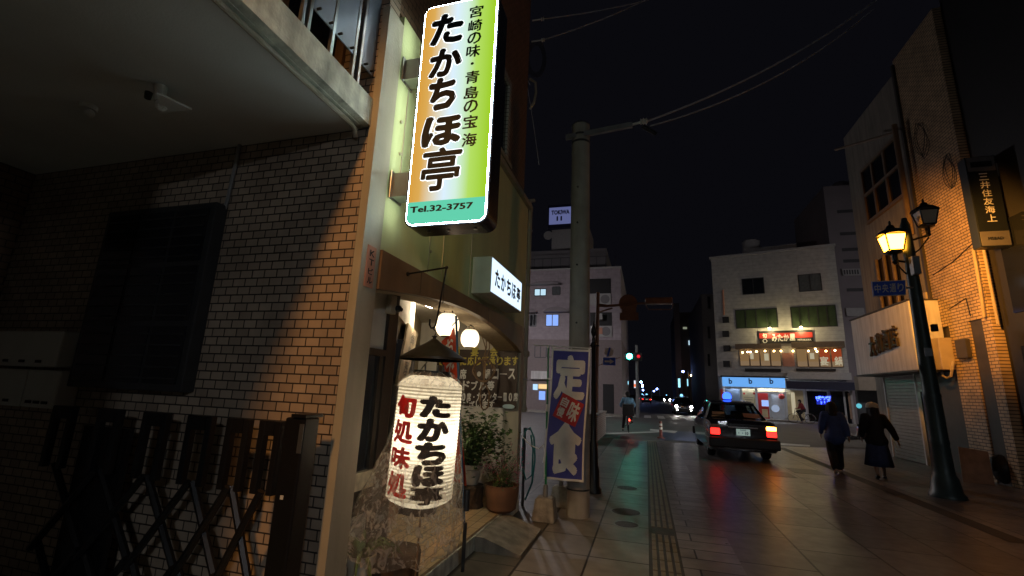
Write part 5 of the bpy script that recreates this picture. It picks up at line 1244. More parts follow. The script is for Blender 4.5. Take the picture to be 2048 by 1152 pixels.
# neighbours around the junction
mat('night_grey', (.20, .19, .20), .8, var=.12, scale=.6); mat('night_mauve', (.25, .22, .235), .8, var=.1, scale=.6); mat('night_dark', (.08, .08, .085), .8, var=.15, scale=.6)
emit('cool_window', (.55, .80, .95), .75); emit('blue_window', (.25, .42, 1.0), .85); emit('dim_window', (.45, .50, .36), .35); emit('tiny_warm', (1, .62, .25), 8); emit('tiny_white', (.9, .95, 1), 12); emit('tiny_blue', (.35, .5, 1), 10)
def yface(px0, py0, px1, py1, Y0_): a, b = Y(px0, py0, Y0_), Y(px1, py1, Y0_); return a.x, b.x, b.z, a.z
N2 = thing('narrow_grey_block', 'narrow grey mauve block with dark bands rising behind the white corner building', 'building', (15.8, 43, 0))
YN = 41.0
x0, x1 = Y(1655, 450, YN).x, Y(1770, 450, YN).x; zt = Y(1665, 372, YN).z
MB().box(x0, x1 + 3, YN, YN + 8, -.02, zt).build('wall', 'night_mauve', N2)
b_ = MB()
for py in (425, 470, 502, 583, 465 + 60): z = Y(1700, py, YN).z; b_.box(x0 + .8, x1, YN - .05, YN - .001, z, z + .25)
b_.build('dark_band', 'night_dark', N2)
q = MB(); a = yface(1684, 538, 1722, 550, YN - .2); q.box(a[0], a[1], YN - .2, YN - .06, a[2], a[3]); a = yface(1692, 616, 1730, 632, YN - .2); q.box(a[0], a[1], YN - .2, YN - .06, a[2], a[3]); q.build('sign_plate', 'parapet', N2)
t_ = MB(); a = yface(1687, 540, 1720, 548, YN - .21)
for k in range(6): t_.box(a[0] + (a[1] - a[0]) * k / 6, a[0] + (a[1] - a[0]) * (k + .6) / 6, YN - .215, YN - .205, a[2], a[3])
t_.build('plate_mark', 'night_dark', N2)
MB().lathe((Y(1680, 365, YN + 3).x, YN + 3, zt), [(.7, 0), (.7, 1.3), (.5, 1.5)], 18).build('water_tank', 'night_mauve', N2)
N3 = thing('low_shop', 'small shop with beige canopy and dark interior between the white building and the fascia box', 'building', (12.9, 31, 0))
YQ = 30.0; a = yface(1715, 752, 1775, 782, YQ); MB().box(a[0], a[1] + 2, YQ, YQ + .5, a[2], a[3]).build('canopy', 'awning_beige', N3)
MB().box(a[0], a[1] + 2, YQ + .3, YQ + .6, -.02, a[2]).build('wall', 'night_dark', N3)
u = Y(1722, 812, YQ); emit('teal_glow', (.12, .50, .60), .8); MB().lathe((u.x, YQ + .25, u.z), [(.13, -.02), (.13, .02)], 16, axis='y').build('round_sign', 'teal_glow', N3)
N4 = thing('plain_side_block', 'plain grey block with small dark windows left of the white corner building', 'building', (4.5, 48, 0))
xa, xb = Y(1408, 700, 46).x, Y(1442, 700, 46).x; zt = Y(1410, 588, 46).z
MB().box(xa, xb + .6, 46, 60, -.02, zt).build('wall', 'night_grey', N4)
for py in (605, 665, 720):
    a = yface(1415, py - 12, 1421, py + 12, 45.9); MB().box(a[0], a[1], 45.94, 45.99, a[2], a[3]).build('window', 'dark_window', N4)
N5 = thing('dark_far_block', 'dark far block with two small lit windows beyond the junction', 'building', (3.5, 70, 0))
YD = 66.0; xa, xb = Y(1352, 700, YD).x, Y(1412, 700, YD).x; zt = Y(1352, 625, YD).z
MB().box(xa, xb + 2, YD, YD + 12, -.02, zt).build('wall', 'night_dark', N5)
for p, m in (((1377, 681, 1387, 690), 'cool_window'), ((1388, 681, 1398, 690), 'cool_window'), ((1366, 654, 1374, 658), 'dim_window'), ((1384, 655, 1396, 659), 'night_grey'), ((1381, 724, 1404, 734), 'night_grey'), ((1375, 636, 1384, 646), 'night_grey'), ((1386, 782, 1399, 792), 'dim_window')):
    a = yface(*p, YD - .1); MB().box(a[0], a[1], YD - .12, YD - .01, a[2], a[3]).build('window', m, N5)
xg = Y(1366, 720, 60).x
MB().box(Y(1352, 720, YD).x - .1, Y(1362, 720, YD).x, YD - .6, YD - .02, 0, zt + 1.2).build('stair_tower', 'night_grey', N5)

# ================================================================== hotel style block on the left of the junction
TW = thing('corner_hotel', 'pale four storey block with rounded eyebrow windows and a rooftop sign across the junction', 'building', (-7, 38, 0))
YT = 35.0; bx0, bx1, bz0, bz1 = -16.0, -1.72, 0, 11.1
bricks('far_tile', (.40, .34, .37), (.37, .315, .345), (.30, .26, .28), 1.2, .4, 'xz', ms=.01, rough=.75, bump=.2)
mat('far_base', (.21, .17, .17), .7, var=.1)
zb = Y(1230, 680, YT).z
MB().box(bx0, bx1, YT, YT + 14, zb, bz1).build('wall', 'far_tile', TW)
MB().box(bx0, bx1 + .02, YT - .03, YT + 14, -.02, zb).build('base', 'far_base', TW)
MB().box(bx0, bx1 + .05, YT - .06, YT + 14, bz1, bz1 + .15).build('cornice', 'parapet', TW)
a = yface(1065, 503, 1215, 540, YT + 3); MB().box(-16, Y(1213, 505, YT + 3).x, YT + 3, YT + 12, bz1 + .15, a[3]).build('top_storey', 'night_grey', TW)
a = yface(1104, 455, 1150, 505, YT + 4); MB().box(a[0], a[1] + 1.2, YT + 4, YT + 8, a[2] - 1, a[3]).build('lift_tower', 'parapet', TW)
def tw(p0, p1, m, n=2, hood=False):
    a = yface(*p0, *p1, YT - .05); t = .07; fr = MB()
    fr.box(a[0], a[1], YT - .05, YT - .001, a[3] - t, a[3]).box(a[0], a[1], YT - .05, YT - .001, a[2], a[2] + t)
    for k in range(n + 1): q = a[0] + (a[1] - a[0]) * k / n; fr.box(q - t / 2, q + t / 2, YT - .05, YT - .001, a[2] + t, a[3] - t)
    o = fr.build('window', 'dark_metal', TW); MB().box(a[0] + .02, a[1] - .02, YT - .02, YT - .003, a[2] + .03, a[3] - .03).build('pane', m, o)
tw((1069, 577), (1092, 592), 'cool_window'); tw((1105, 573), (1120, 590), 'blind_glass'); tw((1092, 628), (1117, 653), 'blue_window'); tw((1060, 628), (1072, 653), 'dark_window'); tw((1070, 690), (1092, 716), 'dark_window'); tw((1094, 690), (1104, 715), 'blue_window', 1)
for p in ((1063, 572, 1122, 566), (1089, 626, 1140, 616), (1058, 627, 1076, 620)):
    p0, p1 = Y(p[0], p[1], YT), Y(p[2], p[1], YT); zt = Y(p[0], p[3], YT).z; n = 8
    MB().prism([(p0.x + (p1.x - p0.x) * k / n, p0.z + (zt - p0.z) * math.sin(math.pi * k / n) ** .6) for k in range(n + 1)], YT - .6, YT - .002, 'y').build('eyebrow', 'night_mauve', TW)
for (q0, q1) in (((1178, 558), (1222, 588)), ((1180, 625), (1224, 652))):
    a = yface(*q0, *q1, YT); MB().box(a[0], a[1], YT - .02, YT - .001, a[2], a[3]).build('balcony_opening', 'near_black', TW)
    c = yface(q0[0], q1[1], q1[0], q1[1] + 22, YT); MB().box(c[0], c[1], YT - .1, YT - .021, c[2], c[3]).build('balcony_front', 'parapet', TW)
    MB().lathe(((a[1] - .45), YT - .105, (c[2] + c[3]) / 2), [(.35, 0), (.35, .03), (.02, .03)], 18, axis='y').build('fan_unit', 'night_grey', TW)
a = yface(1193, 629, 1206, 641, YT); MB().bbox(a[0], a[1], YT - .5, YT - .03, a[2], a[3], .03).build('air_conditioner', 'parapet', TW)
a = yface(1192, 655, 1205, 668, YT - .12); MB().box(a[0], a[1], YT - .14, YT - .101, a[2], a[3]).build('red_notice', 'plate_pink', TW)
a = yface(1206, 768, 1228, 822, YT); MB().box(a[0], a[1], YT - .06, YT - .031, .02, a[3]).build('doorway', 'near_black', TW)
a = yface(1064, 742, 1096, 759, YT); MB().box(a[0], a[1], YT - .3, YT - .04, a[2], a[3]).build('white_fascia', 'shop_white', TW)
emit('shop_far', (.45, .70, 1.0), .9); emit('shop_warm', (1, .68, .32), .8); f_ = lambda u, v: (u, YT - .31, v)
t_ = MB(); u, z = (Y(1076, 751, YT).x, Y(1076, 751, YT).z); t_.lathe((u, YT - .305, z), [(.22, -.006), (.22, .006), (.15, .006), (.15, -.006)], 16, axis='y', close=False)
t_.build('round_logo', 'sign_black', TW)
for p, m in (((1066, 768, 1075, 780), 'shop_far'), ((1077, 768, 1096, 778), 'shop_warm'), ((1078, 782, 1090, 800), 'blue_window')):
    a = yface(*p, YT - .06); MB().box(a[0], a[1], YT - .06, YT - .035, a[2], a[3]).build('shop_window', m, TW)
MB().box(bx0, bx1 + .3, YT - 1.4, YT - .02, -.01, .13).build('footway', 'kerb_stone', TW)
c = Y(1097, 472, YT + 4); MB().lathe((c.x, YT + 3.9, c.z), [(.02, .1), (.25, .04), (.42, -.08)], 18, axis='y').build('satellite_dish', 'parapet', TW)
rl = MB()
for k in range(20): x = bx0 + k * .73; rl.cyl((x, YT + .3, bz1 + .15), (x, YT + .3, bz1 + 1.1), .02, n=5)
rl.box(bx0, bx1 - 1, YT + .28, YT + .32, bz1 + 1.1, bz1 + 1.14); rl.build('roof_rail', 'dark_metal', TW)
a = yface(1097, 417, 1152, 452, YT + 3.5)
RS = thing('rooftop_sign', 'dim blue white rooftop sign with dark capitals on the lift tower', 'sign', ((a[0] + a[1]) / 2, YT + 3.6, a[2]))
mat('sign_panel', (.30, .33, .55), .6, var=.08); mat('navy', (.02, .025, .07), .5)
emit('roof_sign_glow', (.14, .16, .36), .55)
MB().box(a[0], a[1] + 1, YT + 3.42, YT + 3.9, a[2] - .1, a[3] + .25).build('case', 'navy', RS); MB().box(a[0] + .1, a[1] + .9, YT + 3.40, YT + 3.419, a[2] + .25, a[3] - .0).build('face', 'roof_sign_glow', RS)
fr_ = lambda u, v: (u, YT + 3.395, v); hh = a[3] - a[2]; t_ = MB(); text_fit(t_, 'TOKIWA', fr_, a[0] + .3, Y(1139, 430, YT + 3.4).x, a[2] + hh * .62, a[2] + hh * .86, .05); text_fit(t_, '11', fr_, Y(1113, 440, YT + 3.4).x, Y(1124, 440, YT + 3.4).x, a[2] + hh * .30, a[2] + hh * .54, .05); t_.build('lettering', 'navy', RS)

# ================================================================== traffic furniture
mat('rust_brown', (.17, .085, .045), .6, var=.2); mat('signal_grey', (.20, .21, .21), .5, .2)
xs = Y(1190, 780, 17.3).x
T = thing('gantry_sign', 'brown pole with long arm carrying the backs of a round and a square road sign', 'road sign', (xs, 17.3, 0))
p = lambda x, y: Y(x, y, 17.3)
MB().cyl((xs, 17.3, 0), (p(1196, 585).x, 17.3, p(1196, 585).z), .09, .07, 16).tube([p(1196, 610), p(1215, 612), p(1260, 608), p(1300, 606)], [.07, .05, .045, .04]).tube([p(1196, 625), p(1225, 616)], .03).build('pole', 'rust_brown', T)
q = p(1256, 606); MB().lathe((q.x, 17.36, q.z + .0), [(.34, -.01), (.34, .01)], 28, axis='y').build('round_back', 'rust_brown', T)
a, b = p(1239, 625), p(1277, 640); MB().box(a.x, b.x, 17.34, 17.37, b.z, a.z).box(p(1244, 614).x, p(1272, 614).x, 17.345, 17.365, a.z, p(1244, 612).z).build('square_back', 'rust_brown', T)
a, b = p(1290, 601), p(1345, 607); MB().bbox(a.x, b.x, 17.15, 17.45, b.z - .02, a.z + .08, .02).tube([p(1290, 607), p(1297, 619), p(1343, 619), p(1347, 607)], .018).build('lamp_arm', 'rust_brown', T)
T = thing('one_way_sign', 'blue one way arrow sign under a round striped sign before the corner block', 'road sign', (p(1206, 860).x - .1, 17.6, 0))
px0 = p(1203, 720).x
MB().cyl((px0 - .18, 17.62, 0), (px0 - .18, 17.62, p(1205, 692).z), .035).cyl((px0 - .18, 17.62, p(1205, 731).z), (p(1240, 713).x, 17.62, p(1240, 713).z), .015).build('pole', 'rust_brown', T)
a, b = p(1205, 714), p(1230, 730); MB().box(a.x, b.x, 17.55, 17.57, b.z, a.z).build('blue_plate', 'sign_blue', T)
zc = (a.z + b.z) / 2; w = b.x - a.x; ar = MB(); ar.add([(a.x + w * q, 17.546, zc + (b.z - a.z) * -r) for q, r in ((.12, -.12), (.55, -.12), (.55, -.32), (.9, 0), (.55, .32), (.55, .12), (.12, .12))], [tuple(range(7))]); ar.build('arrow', 'white_paint', T)
q = p(1217, 703); MB().lathe((q.x, 17.56, q.z), [(.17, -.01), (.17, .01)], 24, axis='y').build('round_plate', 'white_paint', T)
MB().slab([(q.x - .09, 17.544, q.z - .16), (q.x - .02, 17.544, q.z - .165), (q.x + .07, 17.544, q.z + .16), (q.x + .0, 17.544, q.z + .17)], (0, .003, 0)).build('stripe', 'sign_blue', T)
# signal on the far corner
YG2 = 33.4; p = lambda x, y: Y(x, y, YG2); xs = p(1275, 800).x
emit('signal_green', (.05, 1.0, .72), 34); emit('signal_red', (1.0, .03, .05), .55)
T = thing('traffic_light', 'horizontal traffic light showing green on a grey pole at the far corner', 'traffic light', (xs, YG2, 0))
MB().cyl((xs, YG2 + .2, 0), (xs, YG2 + .2, p(1275, 690).z), .12, .09, 14).cyl((xs, YG2 + .2, p(1275, 713).z), (p(1250, 713).x, YG2 + .15, p(1250, 713).z), .05).build('pole', 'signal_grey', T)
a, b = p(1248, 705), p(1284, 722); MB().bbox(a.x, b.x, YG2 - .1, YG2 + .1, b.z, a.z, .06).build('housing', 'dark_metal', T)
gp = p(1259, 713); MB().lathe((gp.x, YG2 - .13, gp.z), [(.2, -.02), (.2, .02)], 20, axis='y').build('green_lens', 'signal_green', T)
rp = p(1277, 713); MB().lathe((rp.x, YG2 - .13, rp.z), [(.12, -.02), (.12, .02)], 20, axis='y').build('red_lens', 'signal_red', T)
vz = MB()
for q in (gp, rp): vz.lathe((q.x, YG2 - .11, q.z), [(.2, -.16), (.2, 0), (.19, 0), (.19, -.16)], 18, axis='y', close=False)
vz.build('visor', 'dark_metal', T)
# lane post
mat('post_orange', (.22, .07, .055), .5, var=.1)
c = G(1322, 876); T = thing('lane_post', 'slim reddish lane post with white bands standing at the road edge', 'bollard', (c.x, c.y, 0))
zt = Y(1322, 842, c.y).z
MB().lathe((c.x, c.y, 0), [(.14, -.01), (.14, .03), (.06, .05), (.05, zt - .02), (.03, zt)], 16).build('post', 'post_orange', T, smooth=40)
MB().lathe((c.x, c.y, zt * .72), [(.055, 0), (.055, .08)], 16).lathe((c.x, c.y, zt * .5), [(.057, 0), (.057, .08)], 16).build('band', 'white_paint', T)
# small lit signs and lamps down the far street
def lit_sign(px0, py0, px1, py1, yy, m, label, mark=None):
    a = yface(px0, py0, px1, py1, yy); T = thing('lit_sign', label, 'sign', ((a[0] + a[1]) / 2, yy, a[2]))
    MB().box(a[0] - .06, a[1] + .06, yy + .01, yy + .3, a[2] - .06, a[3] + .06).build('case', 'dark_metal', T); MB().box(a[0], a[1], yy, yy + .009, a[2], a[3]).build('face', m, T)
    MB().cyl(((a[0] + a[1]) / 2, yy + .2, 0), ((a[0] + a[1]) / 2, yy + .2, a[2]), .06).build('post', 'dark_metal', T)
    if mark: text_col(MB(), mark, lambda u, v: (u, yy - .01, v), (a[0] + a[1]) / 2, a[3] - .05, a[2] + .05, (a[1] - a[0]) * .7, .02).build('lettering', 'navy', T)
    return T
emit('sign_cyan', (.35, .80, 1.0), 1.2); emit('sign_whitish', (.8, .85, 1.0), .9); emit('sign_orange', (1, .22, .08), .9)
lit_sign(1356, 757, 1361, 775, 58, 'sign_cyan', 'tall narrow cyan lit sign above the oncoming taxi'); lit_sign(1374, 758, 1377, 772, 62, 'sign_cyan', 'thin dim cyan sign right of the taller cyan sign')
T = lit_sign(1268, 761, 1274, 776, 48, 'sign_whitish', 'pink and white lit sign beyond the traffic light pole'); a = yface(1268, 768, 1274, 774, 48); MB().box(a[0], a[1], 47.97, 47.995, a[2], a[3]).build('orange_band', 'sign_orange', T)
lit_sign(1252, 762, 1257, 769, 46, 'sign_cyan', 'small pale green lit shop sign left of the traffic pole, upper'); lit_sign(1252, 774, 1256, 784, 46.5, 'sign_cyan', 'small pale green lit shop sign left of the traffic pole, lower')
def far_lamp(px, py, yy, m, r, label):
    c = Y(px, py, yy); s = 1 if px < 1330 else 1
    T = thing('far_street_lamp', label, 'street lamp', (c.x - .6 * (1 if px < 1310 else -1), yy, 0), 'lamps far down the street')
    dx = -.6 * (1 if px < 1310 else -1)
    MB().cyl((c.x + dx, yy, 0), (c.x + dx, yy, c.z + .05), .07).cyl((c.x + dx, yy, c.z + .05), (c.x, yy, c.z + .1), .04).build('post', 'dark_metal', T)
    MB().ball((c.x, yy, c.z), r, 10).build('globe', m, T)
emit('lamp_blue', (.28, .42, 1.0), 30); emit('lamp_warm', (1, .55, .2), 26)
for px, py, yy, m, r, lab in ((1282, 764, 80, 'lamp_blue', .16, 'nearest blue white lamp of the row on the far left kerb'), (1285, 770, 95, 'lamp_blue', .16, 'second blue white lamp of the row on the far left kerb'), (1285, 773, 108, 'lamp_blue', .16, 'third blue white lamp of the row on the far left kerb'), (1286, 780, 125, 'lamp_blue', .18, 'fourth and lowest blue lamp of the row on the far left kerb'), (1314, 778, 110, 'lamp_blue', .18, 'blue white lamp over the far right lane'), (1308, 782, 130, 'lamp_blue', .18, 'small blue white lamp just left of the far right lane lamp'), (1366, 743, 60, 'lamp_blue', .12, 'blue lamp above the narrow cyan sign'), (1384, 751, 60, 'lamp_warm', .17, 'orange lamp right of the cyan signs on the dark block'), (1389, 784, 60, 'lamp_warm', .10, 'small warm lamp beside the lit window right of the oncoming taxi')):
    far_lamp(px, py, yy, m, r, lab)
# dark house rows that close the far street
for nm, x0, x1, y0, y1, h, lab in (('house_row_block', -14, -3.3, 50, 75, 8, 'dark low block behind the traffic light on the far left'), ('house_row_block', -16, -4.6, 78, 130, 9, 'dark long block farther down the left of the far street'), ('house_row_block', 9, 20, 80, 140, 9, 'dark long block far down the right of the street')):
    T = thing(nm, lab, 'building', ((x0 + x1) / 2, (y0 + y1) / 2, 0)); MB().box(x0, x1, y0, y1, -.02, h).build('wall', 'night_dark', T)
    w_ = MB(); xx = x1 if x1 < 0 else x0
    for k in range(6): yy = y0 + (y1 - y0) * (k + .3) / 6; w_.box(xx - .03, xx + .03, yy, yy + 1.4, 4.2, 5.4)
    w_.build('window', 'dark_window', T)
# side street lamps that light the junction from beyond the frame
def cross_lamp(x, y, h, s, label, col=(1.0, .93, .95)):
    T = thing('street_lamp', label, 'street lamp', (x, y, 0)); MB().cyl((x, y, 0), (x, y, h), .09, .06, 12).build('post', 'signal_grey', T)
    nm = 'cross_lamp_%d' % abs(int(x * 10)); emit(nm, col, s); MB().box(x - .35, x + .35, y - .15, y + .15, h, h + .12).build('hood', 'signal_grey', T); MB().box(x - .3, x + .3, y - .12, y + .12, h - .05, h - .002).build('lamp_glass', nm, T)
cross_lamp(-9, 25.5, 8, 1300, 'tall street lamp on the side road hidden by the tiled building'); cross_lamp(19, 27, 9, 1300, 'tall street lamp on the side road hidden by the orange tiled building')
cross_lamp(5.2, -7, 4.2, 380, 'added pale fill lamp on a post behind the viewer on the right kerb', (.86, .92, 1.0))  # added fill lamp, stands in for unseen shop light behind the viewer
# ================================================================== taxi
mat('car_black', (.010, .009, .012), .16, 0, var=.1, spec=.6, coat=.6); mat('car_trim', (.02, .02, .022), .5); mat('chrome', (.5, .5, .5), .2, 1, var=.05); mat('car_inside', (.03, .028, .028), .8)
glass('car_glass', (.75, .82, .86), .16); mat('tyre', (.012, .012, .012), .85, bump=.2); mat('rim_grey', (.30, .30, .31), .35, .7)
emit('tail_red', (1.0, .02, .015), 3.2); emit('tail_dim', (.9, .02, .02), 2.2); emit('turn_amber', (1.0, .42, .05), 14); emit('head_white', (1.0, .95, .88), 120); emit('roof_blue', (.02, .07, 1.0), 4.5); emit('roof_teal', (.25, .65, .95), 1.6); emit('plate_lit', (.50, .66, .60), .33)
mat('label_pink', (.50, .33, .30), .6); mat('label_cream', (.55, .47, .36), .6)
def make_taxi(label, loc, rotz, roof='roof_blue', amber=True):
    T = thing('taxi', label, 'car', loc, None, rotz); LK = dict(local=True)
    # lower body: cross sections along the length, front is +y
    st = [(-2.34, .30, .70, .70), (-2.33, .26, .93, .80), (-2.15, .22, 1.01, .838), (-1.35, .20, 1.035, .848), (-.6, .20, .99, .848), (.6, .20, .97, .848), (1.15, .20, .96, .845), (1.6, .22, .92, .835), (2.15, .24, .86, .80), (2.33, .28, .74, .74), (2.34, .34, .62, .70)]
    mb = MB(); vs = []; n = None
    for (y, z0, z1, w) in st:
        zm = z0 + (z1 - z0) * .55
        sec = [(-w * .93, z0), (-w * .985, z0 + .05), (-w, zm), (-w * .985, z1 - .11), (-w * .95, z1 - .035), (-w * .86, z1), (0, z1 + .012), (w * .86, z1), (w * .95, z1 - .035), (w * .985, z1 - .11), (w, zm), (w * .985, z0 + .05), (w * .93, z0)]
        n = len(sec); vs += [(x, y, z) for x, z in sec]
    fs = [(i * n + k, i * n + (k + 1) % n, (i + 1) * n + (k + 1) % n, (i + 1) * n + k) for i in range(len(st) - 1) for k in range(n)] + [tuple(range(n)), tuple(range((len(st) - 1) * n, len(st) * n))]
    mb.add(vs, fs)
    bd = mb.build('body', 'car_black', T, smooth=35, local=True)
    # roof, pillars
    rf = MB(); rs = [(-.98, 1.455, .58), (-.80, 1.50, .625), (-.2, 1.525, .64), (.35, 1.505, .63), (.52, 1.465, .585)]; vs = []
    for (y, z, w) in rs: vs += [(-w, y, z - .05), (-w * .97, y, z - .015), (-w * .8, y, z), (0, y, z + .012), (w * .8, y, z), (w * .97, y, z - .015), (w, y, z - .05), (w * .9, y, z - .06), (-w * .9, y, z - .06)]
    n = 9; rf.add(vs, [(i * n + k, i * n + (k + 1) % n, (i + 1) * n + (k + 1) % n, (i + 1) * n + k) for i in range(4) for k in range(n)] + [tuple(range(n)), tuple(range(4 * n, 5 * n))])
    for s in (-1, 1):
        rf.slab([(s * .58, -.98, 1.42), (s * .60, -.80, 1.45), (s * .80, -1.12, 1.0), (s * .775, -1.46, 1.02)], (-s * .05, 0, 0))
        rf.slab([(s * .58, .52, 1.42), (s * .60, .42, 1.45), (s * .81, .98, .95), (s * .80, 1.12, .95)], (-s * .045, 0, 0))
        rf.slab([(s * .625, -.18, 1.46), (s * .625, -.08, 1.46), (s * .815, -.02, .96), (s * .815, -.16, .96)], (-s * .04, 0, 0))
    rf.build('roof', 'car_black', T, smooth=35, local=True)
    g = MB(); g.slab([(-.56, -1.0, 1.425), (.56, -1.0, 1.425), (.73, -1.43, 1.035), (-.73, -1.43, 1.035)], (0, .006, .003)); g.build('rear_window', 'car_glass', T, local=True)
    g = MB(); g.slab([(-.56, .54, 1.425), (.56, .54, 1.425), (.75, 1.12, .965), (-.75, 1.12, .965)], (0, -.006, .003)); g.build('windscreen', 'car_glass', T, local=True)
    for s in (-1, 1):
        g = MB(); g.slab([(s * .60, -.80, 1.45), (s * .615, -.2, 1.47), (s * .80, -.17, .99), (s * .79, -1.1, 1.02)], (-s * .006, 0, 0)).slab([(s * .615, -.07, 1.47), (s * .60, .40, 1.44), (s * .80, .95, .97), (s * .805, -.03, .97)], (-s * .006, 0, 0)); g.build('side_window', 'car_glass', T, local=True)
        m = MB().bbox(s * .80, s * .80 + s * .18, .82, .90, .98, 1.12, .02) if s > 0 else MB().bbox(-.98, -.80, .82, .90, .98, 1.12, .02); m.build('mirror', 'car_trim', T, local=True)
    ins = MB().bbox(-.6, .6, -1.05, -.92, .75, 1.12, .04).bbox(-.62, -.08, -.12, .02, .7, 1.22, .05).bbox(.08, .62, -.12, .02, .7, 1.22, .05)
    for x in (-.35, .35): ins.bbox(x - .13, x + .13, -.10, -.0, 1.22, 1.40, .04)
    ins.box(-.7, .7, .75, 1.0, .7, 1.0); ins.build('seats', 'car_inside', T, local=True)
    MB().bbox(-.85, .85, -2.44, -2.26, .32, .58, .04).build('bumper', 'car_trim', T, local=True); MB().bbox(-.84, .84, 2.26, 2.43, .30, .56, .04).build('bumper', 'car_trim', T, local=True)
    for y, xs in ((-1.39, .70), (1.39, .71)):
        for s in (-1, 1):
            w = MB().lathe((s * xs, y, .315), [(.18, -.09), (.29, -.095), (.315, -.07), (.315, .07), (.29, .095), (.18, .09)], 24, axis='x').build('wheel', 'tyre', T, smooth=40, local=True)
            MB().lathe((s * (xs + .05), y, .315), [(.19, -.045), (.185, .045), (.09, .03), (.05, .045)], 20, axis='x').build('rim', 'rim_grey', w, local=True)
    for s in (-1, 1):
        lo, hi = sorted((s * .56, s * .79)); ob = MB().bbox(lo, hi, -2.375, -2.31, .64, .80, .02).build('tail_light', 'tail_red' , T, local=True)
        ob2 = MB().bbox(lo, hi, -2.37, -2.30, .803, .90, .02).build('turn_signal', 'turn_amber' if (s > 0 and amber) else 'label_pink', T, local=True)
        hb = MB().lathe((s * .60, 2.335, .70), [(.10, -.02), (.095, .03), (.05, .045)], 16, axis='y').build('headlight', 'head_white', T, local=True)
        MB().lathe((s * .56, 2.40, .42), [(.055, -.02), (.05, .035)], 12, axis='y').build('fog_light', 'head_white', T, local=True)
    pl = MB().box(-.165, .165, -2.372, -2.365, .645, .81).build('number_plate', 'plate_lit', T, local=True)
    t_ = MB(); f = lambda u, v: (u, -2.376, v); text_fit(t_, '・・10', f, -.12, .12, .665, .745, .03); text_fit(t_, '500', f, -.07, .07, .765, .80, .01); t_.build('lettering', 'navy', pl, local=True)
    MB().bbox(-.36, .36, -2.38, -2.345, .83, .87, .01).build('plate_garnish', 'chrome', T, local=True)
    t_ = MB(); text_fit(t_, '107', lambda u, v: (u, -2.353 + (v - .78) * .1, v), -.58, -.36, .93 - .02, .985, .03); t_.build('fleet_number', 'chrome', T, local=True)
    t_ = MB(); t_.slab([(-.62, -2.352, .845), (-.36, -2.352, .865), (-.36, -2.352, .885), (-.62, -2.352, .858)], (0, .004, 0)); t_.build('trunk_script', 'chrome', T, local=True)
    MB().slab([(-.60, -1.345, 1.12), (-.27, -1.325, 1.12), (-.27, -1.26, 1.20), (-.60, -1.28, 1.20)], (0, .004, 0)).slab([(-.63, -1.405, 1.06), (-.27, -1.385, 1.06), (-.27, -1.35, 1.10), (-.62, -1.37, 1.10)], (0, .004, 0)).build('window_label', 'label_cream', T, local=True)
    MB().slab([(.22, -1.385, 1.07), (.66, -1.40, 1.07), (.61, -1.30, 1.18), (.21, -1.28, 1.19)], (0, .004, 0)).build('window_label', 'label_pink', T, local=True)
    MB().lathe((-.02, -.25, 1.53), [(.12, -.01), (.13, .01), (.11, .03)], 18).build('roof_lamp_base', 'car_trim', T, local=True)
    MB().lathe((-.02, -.25, 1.56), [(.10, 0), (.13, .05), (.12, .13), (.07, .19), (.01, .21)], 20).build('roof_lamp', roof, T, smooth=True, local=True)
    MB().cyl((.62, -.9, 1.48), (.60, -1.15, 1.75), .004, n=5).build('aerial', 'chrome', T, local=True)
    return T
p = G(1432, 911); TAXX = 2.44
make_taxi('black taxi seen from behind with red tail lights and a blue roof lamp', (2.42, 16.05, 0), 0)
FT = make_taxi('oncoming dark taxi with bright headlights beyond the crosswalk', (3.05, 45, 0), 180, roof='roof_teal', amber=False)
for x, y, lab in ((.0, 92, 'red tail lights of a car far down the street, nearest of the queue'), (-.9, 108, 'red tail lights of a car far down the street, second of the queue'), (.2, 124, 'red tail lights of a car far down the street, last of the queue')):
    dup(FT, (x, y, 0), 0, lab, 'cars far down the street')
for x, y, lab in ((4.6, 118, 'far oncoming car, its headlights tiny beside the red queue'), (7.4, 122, 'far oncoming car, outermost of the tiny headlights on the right')):
    dup(FT, (x, y, 0), 180, lab, 'cars far down the street')

# ================================================================== people
mat('skin', (.42, .27, .19), .55, var=.08); mat('hair_black', (.006, .005, .006), .75, var=.2, scale=60, bump=.4, bscale=120); mat('cloth_navy', (.04, .075, .22), .85, var=.2, scale=10, bump=.3, bscale=30); mat('cloth_black', (.010, .010, .012), .85, var=.2, scale=8, bump=.3, bscale=30)
mat('cloth_skirt', (.03, .045, .12), .85, var=.2, scale=10, bump=.3, bscale=25); mat('cloth_sky', (.20, .42, .62), .85, var=.15, scale=10, bump=.3, bscale=30); mat('cloth_red', (.22, .02, .025), .85); mat('cap_cream', (.58, .52, .40), .8, var=.1); mat('shoe_pale', (.40, .37, .32), .6); mat('shoe_black', (.012, .012, .012), .3)
def hand(caps, w, d, side, curl=.5):
    """palm with four bent fingers and a thumb; w wrist, d direction down the arm"""
    w, d = Vector(w), Vector(d).normalized(); s = Vector((0, 1, 0)); s = (s - d * s.dot(d)).normalized(); nrm = d.cross(s) * side
    pc = w + d * .085
    for k in range(3): o = s * (.022 * (k - 1)); caps.append((w + o * .6 + d * .01, pc + o, .016, .015))
    for k, ln in enumerate((.065, .075, .072, .055)):
        o = s * (.021 * (k - 1.5)); a = pc + o; b = a + d * ln * .5 + nrm * ln * .12; c = b + d * ln * .42 + nrm * ln * curl * .5
        caps.append((a, b, .0085, .008)); caps.append((b, c, .008, .0065))
    a = w + d * .03 + s * .028; b = a + s * .025 + d * .03 + nrm * .01; caps.append((a, b, .011, .0095)); caps.append((b, b + d * .03 + nrm * .008, .0095, .0075))
